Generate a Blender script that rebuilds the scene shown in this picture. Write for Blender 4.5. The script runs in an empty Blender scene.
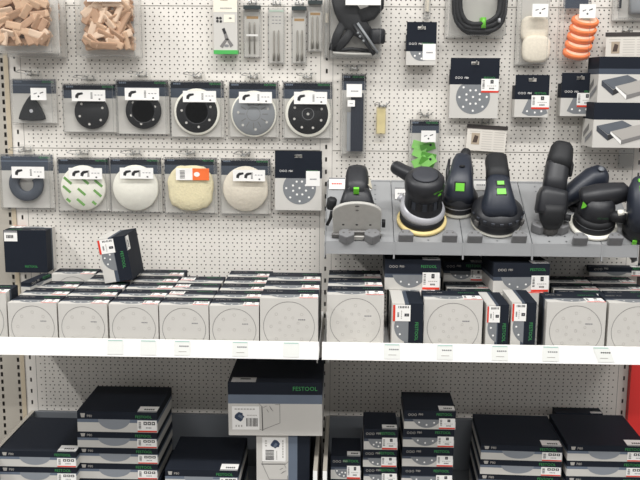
import bpy, math, random
from mathutils import Vector, Matrix
R = math.radians
random.seed(7)
scn = bpy.context.scene
COL = scn.collection

# ------------------------------------------------------------------ camera
FPX = 885.3
CAM = Vector((0.0664, -2.8567, 1.60))
YAW, PITCH, ROLL = 0.02946, 0.1770, 0.00689
def _axes():
    f = Vector((-math.sin(YAW), math.cos(YAW), 0)); r = Vector((math.cos(YAW), math.sin(YAW), 0)); u = Vector((0, 0, 1))
    f2 = f*math.cos(PITCH) - u*math.sin(PITCH); u2 = u*math.cos(PITCH) + f*math.sin(PITCH)
    return r*math.cos(ROLL) + u2*math.sin(ROLL), u2*math.cos(ROLL) - r*math.sin(ROLL), f2
AR, AU, AF = _axes()
cd = bpy.data.cameras.new('camera'); cam = bpy.data.objects.new('camera', cd); COL.objects.link(cam)
cd.sensor_width = 36; cd.lens = FPX/640*36; cd.clip_start = 0.05
m = Matrix((AR, AU, -AF)).transposed().to_4x4(); m.translation = CAM; cam.matrix_world = m
scn.camera = cam

# ------------------------------------------------------------------ light
w = bpy.data.worlds.new('world'); scn.world = w; w.use_nodes = True
w.node_tree.nodes['Background'].inputs[0].default_value = (0.98, 0.99, 1.0, 1)
w.node_tree.nodes['Background'].inputs[1].default_value = 0.39
def ceiling_tube(name, x, y, z, sx, sy, power):
    l = bpy.data.lights.new(name, 'AREA'); l.shape = 'RECTANGLE'; l.size = sx; l.size_y = sy; l.energy = power
    l.color = (1.0, 0.99, 0.975)
    o = bpy.data.objects.new(name, l); COL.objects.link(o); o.location = (x, y, z)
for i, (x, y, p, sx, sy) in enumerate([(-3.2, -1.7, 125, 0.25, 1.25), (-0.9, -2.0, 36, 1.25, 0.22), (0.6, -2.0, 66, 1.25, 0.22), (2.5, -2.0, 48, 1.25, 0.22), (-1.6, -5.2, 90, 1.25, 0.22), (0.8, -5.2, 90, 1.25, 0.22), (3.2, -5.2, 50, 1.25, 0.22)]):
    ceiling_tube('ceiling_lamp_light', x, y, 4.1, sx, sy, p)
scn.view_settings.view_transform = 'Standard'; scn.view_settings.look = 'None'
scn.view_settings.gamma = 1; scn.view_settings.use_curve_mapping = False
scn.view_settings.exposure = 0.0

# ------------------------------------------------------------------ measuring helpers (pixel of the photo -> point on a real plane)
def ray(px, py): return AF + AR*((px-320)/FPX) - AU*((py-240)/FPX)
def atY(px, py, Y):
    d = ray(px, py); return CAM + d*((Y-CAM.y)/d.y)
def atZ(px, py, Z):
    d = ray(px, py); return CAM + d*((Z-CAM.z)/d.z)

# ------------------------------------------------------------------ materials
MAT = {}
def srgb(c): return tuple(((v/255+0.055)/1.055)**2.4 if v/255 > 0.04045 else v/255/12.92 for v in c)
def mat(name, rgb, rough=0.6, metal=0.0, noise=0.06, scale=40.0, bump=0.0, spec=0.5):
    if name in MAT: return MAT[name]
    mt = bpy.data.materials.new(name); mt.use_nodes = True
    nt = mt.node_tree; b = nt.nodes['Principled BSDF']
    b.inputs['Roughness'].default_value = rough; b.inputs['Metallic'].default_value = metal
    c = srgb(rgb)
    if noise > 0 or bump > 0:
        tc = nt.nodes.new('ShaderNodeTexCoord'); n = nt.nodes.new('ShaderNodeTexNoise')
        n.inputs['Scale'].default_value = scale; n.inputs['Detail'].default_value = 3
        nt.links.new(tc.outputs['Object'], n.inputs['Vector'])
        r = nt.nodes.new('ShaderNodeValToRGB')
        r.color_ramp.elements[0].position = 0.25; r.color_ramp.elements[1].position = 0.75
        r.color_ramp.elements[0].color = tuple(v*(1-noise) for v in c)+(1,)
        r.color_ramp.elements[1].color = tuple(min(1, v*(1+noise)) for v in c)+(1,)
        nt.links.new(n.outputs['Fac'], r.inputs['Fac']); nt.links.new(r.outputs['Color'], b.inputs['Base Color'])
        if bump > 0:
            bp = nt.nodes.new('ShaderNodeBump'); bp.inputs['Strength'].default_value = bump; bp.inputs['Distance'].default_value = 0.004
            nt.links.new(n.outputs['Fac'], bp.inputs['Height']); nt.links.new(bp.outputs['Normal'], b.inputs['Normal'])
    else:
        b.inputs['Base Color'].default_value = c+(1,)
    b.inputs['Specular IOR Level'].default_value = spec
    MAT[name] = mt; return mt
def clear_mat(name, tint, gloss=0.10, rough=0.12):
    mt = bpy.data.materials.new(name); mt.use_nodes = True; nt = mt.node_tree; nt.nodes.clear()
    out = nt.nodes.new('ShaderNodeOutputMaterial'); mix = nt.nodes.new('ShaderNodeMixShader')
    tr = nt.nodes.new('ShaderNodeBsdfTransparent'); gl = nt.nodes.new('ShaderNodeBsdfGlossy')
    tr.inputs['Color'].default_value = tint+(1,); gl.inputs['Roughness'].default_value = rough
    gl.inputs['Color'].default_value = (1, 1, 1, 1)
    lw = nt.nodes.new('ShaderNodeLayerWeight'); lw.inputs['Blend'].default_value = 0.35
    ma = nt.nodes.new('ShaderNodeMath'); ma.operation = 'MULTIPLY_ADD'; ma.inputs[1].default_value = 0.45; ma.inputs[2].default_value = gloss*0.4
    n = nt.nodes.new('ShaderNodeTexNoise'); n.inputs['Scale'].default_value = 35
    tc = nt.nodes.new('ShaderNodeTexCoord'); nt.links.new(tc.outputs['Object'], n.inputs['Vector'])
    bp = nt.nodes.new('ShaderNodeBump'); bp.inputs['Strength'].default_value = 0.25; bp.inputs['Distance'].default_value = 0.004
    nt.links.new(n.outputs['Fac'], bp.inputs['Height']); nt.links.new(bp.outputs['Normal'], gl.inputs['Normal'])
    nt.links.new(lw.outputs['Facing'], ma.inputs[0]); nt.links.new(ma.outputs[0], mix.inputs[0])
    nt.links.new(tr.outputs[0], mix.inputs[1]); nt.links.new(gl.outputs[0], mix.inputs[2]); nt.links.new(mix.outputs[0], out.inputs[0])
    MAT[name] = mt; return mt
PEG = mat('warm_white_panel', (224, 219, 211), 0.45, noise=0.015, scale=8)
POST = mat('beige_post', (188, 175, 152), 0.5, noise=0.03, scale=8)
POSTG = mat('grey_beige_post', (172, 166, 155), 0.5, noise=0.03, scale=8)
VOID = mat('dark_cavity_board', (96, 92, 88), 0.9, noise=0)
SHELFW = mat('white_shelf_enamel', (244, 243, 240), 0.35, noise=0.01, scale=8)
TRAYG = mat('grey_tray_enamel', (112, 116, 121), 0.5, noise=0.03, scale=8)
TOOLG = mat('light_grey_shelf_steel', (150, 151, 152), 0.48, noise=0.03, scale=9)
NAVY = mat('navy_print', (34, 38, 46), 0.6, noise=0.05, scale=12, spec=0.08)
NAVY2 = mat('blue_grey_print', (72, 79, 90), 0.45, noise=0.05, scale=12, spec=0.12)
SLATE = mat('slate_print', (103, 113, 127), 0.5, noise=0.04, scale=12, spec=0.22)
CARD = mat('light_grey_card', (199, 196, 190), 0.55, noise=0.025, scale=12, spec=0.22)
LINE = mat('grey_line_print', (120, 118, 116), 0.6, noise=0)
FAINT = mat('faint_line_print', (172, 168, 162), 0.6, noise=0)
DISCG = mat('grey_disc_print', (120, 123, 126), 0.6, noise=0.05, scale=60)
WHITE = mat('white_paper', (238, 236, 232), 0.55, noise=0.01, spec=0.22)
RED = mat('red_print', (214, 62, 46), 0.55, noise=0.02, spec=0.22)
ORANGE = mat('orange_print', (236, 112, 52), 0.55, noise=0.02)
GREEN = mat('green_print', (58, 146, 78), 0.5, noise=0.02)
LIME = mat('lime_plastic', (110, 200, 56), 0.4, noise=0.02)
INK = mat('black_ink', (38, 38, 40), 0.6, noise=0)
GINK = mat('grey_ink', (128, 128, 130), 0.6, noise=0)
BROWN = mat('brown_print', (166, 134, 92), 0.6, noise=0.03)
BLACK = mat('black_plastic', (34, 35, 39), 0.45, noise=0.08, scale=30)
RUBBER = mat('black_rubber', (24, 25, 28), 0.62, noise=0.08, scale=50)
NAVYPL = mat('blue_black_plastic', (38, 43, 54), 0.42, noise=0.06, scale=30)
NAVYPL2 = mat('dark_blue_grey_plastic', (46, 50, 58), 0.45, noise=0.05, scale=30)
SILVER = mat('silver_plastic', (188, 188, 192), 0.35, metal=0.15, noise=0.03, scale=30)
ALU = mat('cast_aluminium', (184, 182, 176), 0.5, metal=0.1, noise=0.05, scale=60, bump=0.1)
ALUD = mat('dark_cast_metal', (110, 108, 106), 0.45, metal=0.4, noise=0.05, scale=60)
WIRE = mat('zinc_wire', (176, 176, 174), 0.3, metal=0.8, noise=0.03)
STEEL = mat('drill_steel', (150, 146, 138), 0.35, metal=0.6, noise=0.05)
BLOCK = mat('grey_rubber_block', (120, 120, 121), 0.7, noise=0.05, scale=80)
WOOD = mat('beech_wood', (208, 174, 144), 0.6, noise=0.12, scale=45)
WOOD2 = mat('pale_beech_wood', (224, 197, 172), 0.6, noise=0.1, scale=45)
WOOD3 = mat('dark_beech_wood', (184, 148, 120), 0.6, noise=0.12, scale=45)
CREAM = mat('cream_foam', (246, 243, 231), 0.8, noise=0.03, scale=90, bump=0.15)
YELLOW = mat('yellow_cream_foam', (236, 214, 150), 0.8, noise=0.05, scale=90, bump=0.15)
FELT = mat('beige_felt', (232, 223, 206), 0.9, noise=0.06, scale=140, bump=0.3)
FLEECE = mat('yellow_lambswool', (236, 225, 188), 0.95, noise=0.08, scale=160, bump=0.6)
OFOAM = mat('orange_foam', (244, 134, 82), 0.75, noise=0.05, scale=120, bump=0.2)
PEACH = mat('peach_fleece', (248, 200, 170), 0.8, noise=0.05, scale=120)
GREYPL = mat('grey_backing_plastic', (144, 147, 150), 0.45, noise=0.03)
RPANEL = mat('red_board', (214, 48, 44), 0.5, noise=0.03, scale=4)
FLOORM = mat('grey_vinyl_floor', (120, 116, 112), 0.35, noise=0.06, scale=3)
CLEAR = clear_mat('clear_plastic', (0.975, 0.975, 0.97), 0.10)
CLEAR2 = clear_mat('cloudy_clear_plastic', (0.90, 0.90, 0.895), 0.16)
RIMC = clear_mat('moulded_plastic_edge', (0.80, 0.80, 0.79), 0.5, 0.25)
TAGM = mat('pale_green_tag_paper', (228, 229, 224), 0.5, noise=0.02)
YTAG = clear_mat('yellowed_clear_plastic', (0.95, 0.92, 0.80), 0.1)

# ------------------------------------------------------------------ mesh helpers
class MB:
    def __init__(s): s.v = []; s.f = []; s.mi = []; s.sm = []; s.mats = []; s.M = Matrix()
    def m(s, mt):
        if mt not in s.mats: s.mats.append(mt)
        return s.mats.index(mt)
    def add(s, pts, faces, mt, smooth=False):
        k = len(s.v); s.v += [tuple(s.M @ Vector(p)) for p in pts]; i = s.m(mt)
        for f in faces: s.f.append([k+j for j in f]); s.mi.append(i); s.sm.append(smooth)
        return s
    def box(s, a, b, mt, faces=None):
        x0, y0, z0 = a; x1, y1, z1 = b
        P = [(x0,y0,z0),(x1,y0,z0),(x1,y1,z0),(x0,y1,z0),(x0,y0,z1),(x1,y0,z1),(x1,y1,z1),(x0,y1,z1)]
        FS = {'bot':(3,2,1,0),'top':(4,5,6,7),'front':(0,1,5,4),'right':(1,2,6,5),'back':(2,3,7,6),'left':(3,0,4,7)}
        faces = faces or {}
        for n, f in FS.items():
            if faces.get(n, mt) is not None: s.add([P[j] for j in f], [(0,1,2,3)], faces.get(n, mt))
        return s
    def rect(s, x0, z0, x1, z1, y, mt): return s.add([(x0,y,z0),(x1,y,z0),(x1,y,z1),(x0,y,z1)], [(0,1,2,3)], mt)
    def poly(s, pts, y, mt): return s.add([(x,y,z) for x, z in pts], [tuple(range(len(pts)))], mt)
    def disc(s, cx, cz, r, y, mt, seg=24, rz=None):
        rz = rz or r
        return s.poly([(cx+r*math.cos(2*math.pi*k/seg), cz+rz*math.sin(2*math.pi*k/seg)) for k in range(seg)], y, mt)
    def ring(s, cx, cz, r, wd, y, mt, seg=32):
        p = []
        for rr in (r-wd, r):
            p += [(cx+rr*math.cos(2*math.pi*k/seg), y, cz+rr*math.sin(2*math.pi*k/seg)) for k in range(seg)]
        return s.add(p, [(k, (k+1) % seg, seg+(k+1) % seg, seg+k) for k in range(seg)], mt)
    def prism(s, pts, z0, z1, mt):      # outline in xy (ccw), extruded in z
        n = len(pts); P = [(x,y,z0) for x, y in pts]+[(x,y,z1) for x, y in pts]
        return s.add(P, [tuple(range(n-1,-1,-1)), tuple(range(n,2*n))]+[(k,(k+1) % n,n+(k+1) % n,n+k) for k in range(n)], mt)
    def prismy(s, pts, y0, y1, mt):     # outline in xz (ccw seen from -y), extruded in y (y0 front)
        n = len(pts); P = [(x,y0,z) for x, z in pts]+[(x,y1,z) for x, z in pts]
        return s.add(P, [tuple(range(n)), tuple(range(2*n-1,n-1,-1))]+[(k,n+k,n+(k+1) % n,(k+1) % n) for k in range(n)], mt)
    def lathe(s, prof, mt, seg=28, axis='z', c=(0,0,0), sx=1.0, sy=1.0):
        P = []; F = []
        for r, h in prof:
            for k in range(seg):
                a = 2*math.pi*k/seg; u, v = r*math.cos(a)*sx, r*math.sin(a)*sy
                P.append((c[0]+u, c[1]+v, c[2]+h) if axis == 'z' else ((c[0]+u, c[1]-h, c[2]+v) if axis == 'y' else (c[0]+h, c[1]+u, c[2]+v)))
        for i in range(len(prof)-1):
            for k in range(seg): F.append((i*seg+k, i*seg+(k+1) % seg, (i+1)*seg+(k+1) % seg, (i+1)*seg+k))
        F.append(tuple(range(seg-1,-1,-1))); F.append(tuple((len(prof)-1)*seg+k for k in range(seg)))
        return s.add(P, F, mt, True)
    def loft(s, pts, rad, mt, ref=(1,0,0), n=2.0, seg=24):
        pts = [Vector(p) for p in pts]; P = []; F = []; N = len(pts)
        for i, p in enumerate(pts):
            t = (pts[min(i+1,N-1)]-pts[max(i-1,0)]).normalized()
            u = Vector(ref); u = (u-t*u.dot(t)).normalized(); v = t.cross(u)
            a, b = rad[i] if isinstance(rad[i], tuple) else (rad[i], rad[i])
            for k in range(seg):
                th = 2*math.pi*k/seg; c_, s_ = math.cos(th), math.sin(th)
                P.append(tuple(p+u*(a*math.copysign(abs(c_)**(2/n), c_))+v*(b*math.copysign(abs(s_)**(2/n), s_))))
        for i in range(N-1):
            for k in range(seg): F.append((i*seg+k, i*seg+(k+1) % seg, (i+1)*seg+(k+1) % seg, (i+1)*seg+k))
        F.append(tuple(range(seg-1,-1,-1))); F.append(tuple((N-1)*seg+k for k in range(seg)))
        return s.add(P, F, mt, True)
    def tube(s, pts, r, mt, seg=8): 
        t = (Vector(pts[-1])-Vector(pts[0])); ref = (1,0,0) if abs(t.x) < 0.7*max(1e-6, t.length) else (0,0,1)
        return s.loft(pts, [r]*len(pts), mt, ref, 2.0, seg)
    def text(s, st, x, z, h, y, mt, rot=0.0, align='l'):
        V, Fc, wd = glyphs(st); c_, s_ = math.cos(rot), math.sin(rot)
        ox = 0 if align == 'l' else (-wd if align == 'r' else -wd/2)
        return s.add([(x+h*((a+ox)*c_-b*s_), y, z+h*((a+ox)*s_+b*c_)) for a, b in V], Fc, mt)
    def mesh(s, name='mesh'):
        me = bpy.data.meshes.new(name); me.from_pydata(s.v, [], s.f)
        for mt in s.mats: me.materials.append(mt)
        me.polygons.foreach_set('material_index', s.mi); me.polygons.foreach_set('use_smooth', s.sm); me.update()
        return me
    def build(s, name, parent=None, loc=None):
        return put(s.mesh(name), name, parent, loc)
_gl = {}
def glyphs(st):
    if st not in _gl:
        c = bpy.data.curves.new('t', 'FONT'); c.body = st; c.size = 1.0; c.resolution_u = 2
        o = bpy.data.objects.new('t', c); COL.objects.link(o)
        me = bpy.data.meshes.new_from_object(o.evaluated_get(bpy.context.evaluated_depsgraph_get()))
        V = [(v.co.x/0.7, v.co.y/0.7) for v in me.vertices]; Fc = [tuple(p.vertices) for p in me.polygons]
        wd = max(v[0] for v in V)
        bpy.data.objects.remove(o); bpy.data.curves.remove(c); bpy.data.meshes.remove(me); _gl[st] = (V, Fc, wd)
    return _gl[st]
def put(me, name, parent=None, loc=None):
    o = bpy.data.objects.new(name, me); COL.objects.link(o)
    if parent: o.parent = parent
    if loc is not None: o.location = loc
    return o
def tag(o, label, cat, group=None):
    o['label'] = label; o['category'] = cat
    if group: o['group'] = group
    return o
def thing(name, label, cat, loc=(0,0,0), rot=None, group=None):
    o = bpy.data.objects.new(name, None); COL.objects.link(o); o.empty_display_size = 0.02; o.location = loc
    if rot is not None: o.rotation_euler = rot if not isinstance(rot, Matrix) else rot.to_euler()
    return tag(o, label, cat, group)
def struct(o): o['kind'] = 'structure'; return o
def bevel(o, wd=0.003, seg=2):
    b = o.modifiers.new('bevel', 'BEVEL'); b.width = wd; b.segments = seg; b.limit_method = 'ANGLE'; return o

# ------------------------------------------------------------------ the setting: perforated back wall, posts, floor
ZS = 1.3819
def perforated(mb, x0, x1, z0, z1, r=0.0024, rp=0.0125, wide=0.025, dense=0.015, mt=PEG, y=0.0):
    n = int(round((z1-z0)/rp)); xm = (x0+x1)/2
    for k in range(n):
        za, zb = z0+k*rp, z0+(k+1)*rp; zc = (za+zb)/2; p = dense if k % 2 else wide
        h = int((x1-x0-0.012)/2/p); xs = [xm+p*j for j in range(-h, h+1)]
        for j, xc in enumerate(xs):
            a = x0 if j == 0 else xc-p/2; b = x1 if j == len(xs)-1 else xc+p/2
            P = [(a,y,za),(b,y,za),(b,y,zb),(a,y,zb)]+[(xc+r*math.cos(R(45*q)), y, zc+r*math.sin(R(45*q))) for q in range(8)]
            # hole verts 4+q at angle 45q
            mb.add(P, [(0,1,11,10,9),(1,2,5,4,11),(2,3,7,6,5),(3,0,9,8,7)], mt)
    return mb
def slotted(mb, x0, x1, z0, z1, cols, sw, sh, pitch, mt, y=0.0, off=0.0):
    xs = [x0]+sorted(v for c in cols for v in (c-sw/2, c+sw/2))+[x1]
    n = int((z1-z0)/pitch)
    for k in range(n):
        za = z0+k*pitch; zm = za+pitch-sh
        for j in range(len(xs)-1):
            if j % 2 == 0: mb.rect(xs[j], za, xs[j+1], za+pitch, y, mt)
            else: mb.rect(xs[j], za, xs[j+1], zm, y, mt)
    return mb
wall = thing('wall_back', 'warm white perforated metal display wall with slotted uprights', 'wall'); del wall['category']; struct(wall)
pm = perforated(MB(), -0.48, 0.48, 0, 0.4474, rp=0.4474/36).mesh('peg_panel')
for i in range(4):
    for xc in (-0.5, 0.5):
        put(pm, 'peg_panel', wall, (xc, 0, ZS+0.45*(i-2)+0.0008))
lm = MB()
for i in range(5): lm.box((-1.0, 0.002, ZS+0.45*(i-2)-0.003), (1.0, 0.004, ZS+0.45*(i-2)+0.003), POSTG)
lm.build('seam_strip', wall)
um = slotted(MB(), -0.019, 0.019, 0.20, 2.28, [0.0], 0.006, 0.014, 0.04, PEG, -0.0006).mesh('upright_strip')
for x in (-1.0, 0.0, 1.0): put(um, 'slotted_upright', wall, (x, 0, 0))
bb = MB(); bb.box((-1.25, 0.035, 0.0), (1.6, 0.05, 2.3), VOID); bb.build('backing_board', wall)
kp = MB(); kp.box((-0.98, 0.0, 0.20), (-0.02, 0.006, 0.484), TRAYG); kp.box((0.02, 0.0, 0.20), (0.98, 0.006, 0.484), TRAYG); kp.build('kick_panel', wall)
po = MB(); po.rect(-1.034, 0.0, -1.019, 2.3, -0.004, POST)
slotted(po, -1.125, -1.034, 0.2, 2.28, [-1.040, -1.098], 0.008, 0.015, 0.0262, POSTG, -0.004)
po.rect(-1.3, 0.0, -1.125, 2.3, -0.004, POSTG); po.build('end_post', wall)
fl = MB(); fl.box((-4, -6, -0.05), (4, 1.0, 0), FLOORM); struct(fl.build('floor'))
rp = MB(); rp.box((1.0125, -0.03, 0.0), (1.6, -0.004, 0.90), RPANEL); struct(rp.build('wall_red'))['label'] = 'red board beside the last slotted upright'

# ------------------------------------------------------------------ shelves
SZ = 0.848      # top surface of the white shelf
SHF = -0.503    # its front
def white_shelf(x0, x1, label):
    t = thing('shelf', label, 'shelf', ((x0+x1)/2, 0, SZ), group='white shelves'); h = (x1-x0)/2
    b = MB(); b.box((-h, SHF+0.012, -0.009), (h, -0.002, 0.0), SHELFW); b.build('shelf_board', t)
    r = MB(); r.add([(-h,SHF,-0.006),(h,SHF,-0.006),(h,SHF+0.008,0.042),(-h,SHF+0.008,0.042),(-h,SHF+0.013,-0.006),(h,SHF+0.013,-0.006),(h,SHF+0.012,0.042),(-h,SHF+0.012,0.042)],
        [(0,1,2,3),(4,7,6,5),(3,2,6,7),(0,4,5,1),(0,3,7,4),(1,5,6,2)], SHELFW); r.build('price_rail', t)
    for s in (-1, 1):
        k = MB(); k.prismy([(0,0),(0.003,0),(0.003,0.05),(0,0.05)], -0.3, -0.002, SHELFW); k.build('bracket', t, (s*(h-0.012), 0, -0.082))
    return t
white_shelf(-1.0, -0.0045, 'white metal shelf holding the long rows of disc cartons')
white_shelf(0.0045, 1.0, 'white metal shelf below the sloping tool display')
tx = [(115, 0), (148, 0), (182, 1), (240, 2), (291, 0), (392, 1), (445, 2), (500, 2), (551, 2), (604, 3)]
ordn = ['leftmost', 'second from left', 'third from left', 'fourth from left', 'fifth from left', 'sixth from left', 'fourth from right', 'third from right', 'second from right', 'rightmost']
for i, (px, k) in enumerate(tx):
    p = atY(px, 348+px*0.012, SHF); g = MB()
    sk = 0.008 if k == 3 else 0.0
    P = [(-0.022-sk, 0.040), (0.022-sk, 0.040), (0.022+sk, 0.0), (-0.022+sk, 0.0)]
    g.add([(a, b*0.1667, b) for a, b in P], [(3,2,1,0)], TAGM)
    g.add([(a, b*0.1667+0.0006, b) for a, b in P], [(0,1,2,3)], TAGM)
    g.add([(-0.02-sk, 0.040*0.1667-0.0004, 0.040), (0.02-sk, 0.040*0.1667-0.0004, 0.040), (0.02-sk, 0.037*0.1667-0.0004, 0.037), (-0.02-sk, 0.037*0.1667-0.0004, 0.037)], [(3,2,1,0)], mat('pale_teal_print', (170, 200, 190), 0.6, noise=0))
    if k:
        for a in range(5): g.add([(x, z*0.1667-0.0005, z) for x, z in [(-0.008+a*0.0055, 0.024), (-0.004+a*0.0055, 0.024), (-0.004+a*0.0055, 0.0275), (-0.008+a*0.0055, 0.0275)]], [(0,1,2,3)], GINK if k < 3 else INK)
        g.add([(x, z*0.1667-0.0005, z) for x, z in [(-0.01, 0.010), (0.012, 0.010), (0.012, 0.0115), (-0.01, 0.0115)]], [(0,1,2,3)], FAINT)
    o = g.build('price_tag', None, (p.x, SHF-0.0012+0.006*0.1667, SZ+0.0))
    tag(o, '%s of the pale price tags on the white shelf rail' % ordn[i], 'price tag', 'price tags on the white rail')

# deep grey base trays
RIM = 0.487
TF = atZ(321, 471, RIM).y
TB = 0.30
def tray(x0, x1, label):
    t = thing('base_tray', label, 'tray', ((x0+x1)/2, 0, TB), group='base trays'); h = (x1-x0)/2; H = RIM-TB
    MB().box((-h, TF, -0.02), (h, -0.002, 0), TRAYG).build('tray_floor', t)
    MB().box((-h, -0.012, 0), (h, -0.002, H-0.004), TRAYG).build('back_wall', t)
    for s in (-1, 1):
        sm = MB(); xa = s*h; xb = s*(h-0.012)
        sm.box((min(xa,xb), TF, 0), (max(xa,xb), -0.012, H), POSTG, {'front': SHELFW, 'left': TRAYG if s > 0 else POSTG, 'right': TRAYG if s < 0 else POSTG}); sm.build('side_wall', t)
    MB().box((-h+0.012, TF, 0), (h-0.012, TF+0.012, 0.02), SHELFW).build('front_lip', t)
    MB().box((-h, TF, -0.3), (h, TF+0.015, -0.02), POSTG).build('plinth', t)
tray(-1.0, -0.008, 'deep grey base tray under the row with the large leaning cartons')
tray(0.008, 1.0, 'deep grey base tray beside the red board')

# sloping tool display
SLB = Vector((0, -0.003, 1.287)); SLF = Vector((0, -0.277, 1.134))
SL = SLF-SLB; SLEN = SL.length; TILT = math.atan2(-SL.z, -SL.y)
SN = Vector((0, -math.sin(TILT), math.cos(TILT)))
def on_slope(px, py):
    d = ray(px, py); k = (SLB-CAM).dot(SN)/d.dot(SN); return CAM+d*k
disp = thing('tool_display_shelf', 'sloping light grey perforated steel shelf carrying the power tools', 'shelf', (0, 0, 1.13))
mm = MB(); perforated(mm, -0.1005, 0.1005, 0, 0.025*round(SLEN/0.025), r=0.0028, rp=0.025, wide=0.05, dense=0.05, mt=TOOLG)
pl = mm.mesh('tray_module')
for i in range(5):
    xc = 0.0065+0.1015+0.203*i if i < 4 else None
    if i == 4:
        mm = MB(); perforated(mm, -0.051, 0.051, 0, 0.025*round(SLEN/0.025), r=0.0028, rp=0.025, wide=0.05, dense=0.05, mt=TOOLG); pl = mm.mesh('tray_module'); xc = 0.0065+0.203*4+0.052
    o = put(pl, 'tray_module', disp); o.location = (xc, SLF.y, SLF.z-1.13); o.rotation_euler = (TILT-math.pi/2, 0, 0)
    hw = 0.1005 if i < 4 else 0.051
    lp = MB(); lp.box((-hw, -0.004, -0.036), (hw, 0.0, 0.002), TOOLG); lp.box((-hw, 0, -0.036), (hw, 0.02, -0.034), TOOLG); lp.build('front_lip', disp, (xc, SLF.y, SLF.z-1.13))
    us = MB(); us.box((-hw, 0.003, 0.0), (hw, 0.01, 0.010), TOOLG); us.build('back_flange', disp, (xc, -0.013, SLB.z-1.13-0.01))
    if i < 4:
        cl = MB(); cl.box((-0.0022, -0.006, -0.048), (0.0022, 0.0, 0.0), TOOLG); cl.build('joint_clip', disp, (0.0065+0.203*(i+1), SLF.y, SLF.z-1.13))
un = MB(); un.add([(0.006, SLF.y+0.004, SLF.z-1.13-0.008), (0.92, SLF.y+0.004, SLF.z-1.13-0.008), (0.92, -0.004, SLB.z-1.13-0.012), (0.006, -0.004, SLB.z-1.13-0.012)], [(0,1,2,3)], TRAYG); un.build('under_plate', disp)
for xx in (0.004, 0.922):
    eb = MB(); eb.M = Matrix.Translation((xx, 0, -1.13)) @ Matrix.Rotation(-math.pi/2, 4, 'Z').inverted() if False else Matrix.Translation((xx, 0, -1.13))
    o2 = [(SLB.y, SLB.z-0.002), (SLF.y-0.004, SLF.z+0.001), (SLF.y-0.004, SLF.z-0.045), (SLF.y+0.03, SLF.z-0.058), (SLB.y, SLB.z-0.16)]
    n = len(o2); P = [(0, a, b) for a, b in o2]+[(0.0025, a, b) for a, b in o2]
    eb.add(P, [tuple(range(n)), tuple(range(2*n-1, n-1, -1))]+[(k, n+k, n+(k+1) % n, (k+1) % n) for k in range(n)], TOOLG)
    eb.build('end_bracket', disp)
for i, (px, py, a, b) in enumerate([(337, 186, 0.050, 0.036), (365, 187, 0.036, 0.036), (403, 196, 0.050, 0.036), (482, 187, 0.052, 0.034)]):
    p = on_slope(px, py+4); c = MB(); c.box((-a/2, -0.0018, 0), (a/2, 0, b), WHITE); c.box((-a/2-0.001, -0.0022, b-0.003), (a/2+0.001, 0.0004, b+0.001), GINK)
    for k in range(6): c.rect(-a*0.34+k*a*0.11, b*0.42, -a*0.34+k*a*0.11+a*0.08, b*0.56, -0.0021, RED if i == 0 else GINK)
    o = c.build('shelf_price_card', None, p+SN*0.003); o.rotation_euler = (R(-20), 0, 0)
    tag(o, ['white price card with red print left of the plate-fronted joiner', 'white price card half hidden right of the joiner motor', 'white price card behind the silver-collared sander', 'white price card between the two sanders with green switches'][i], 'price card', 'price cards on the tool display')

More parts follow.
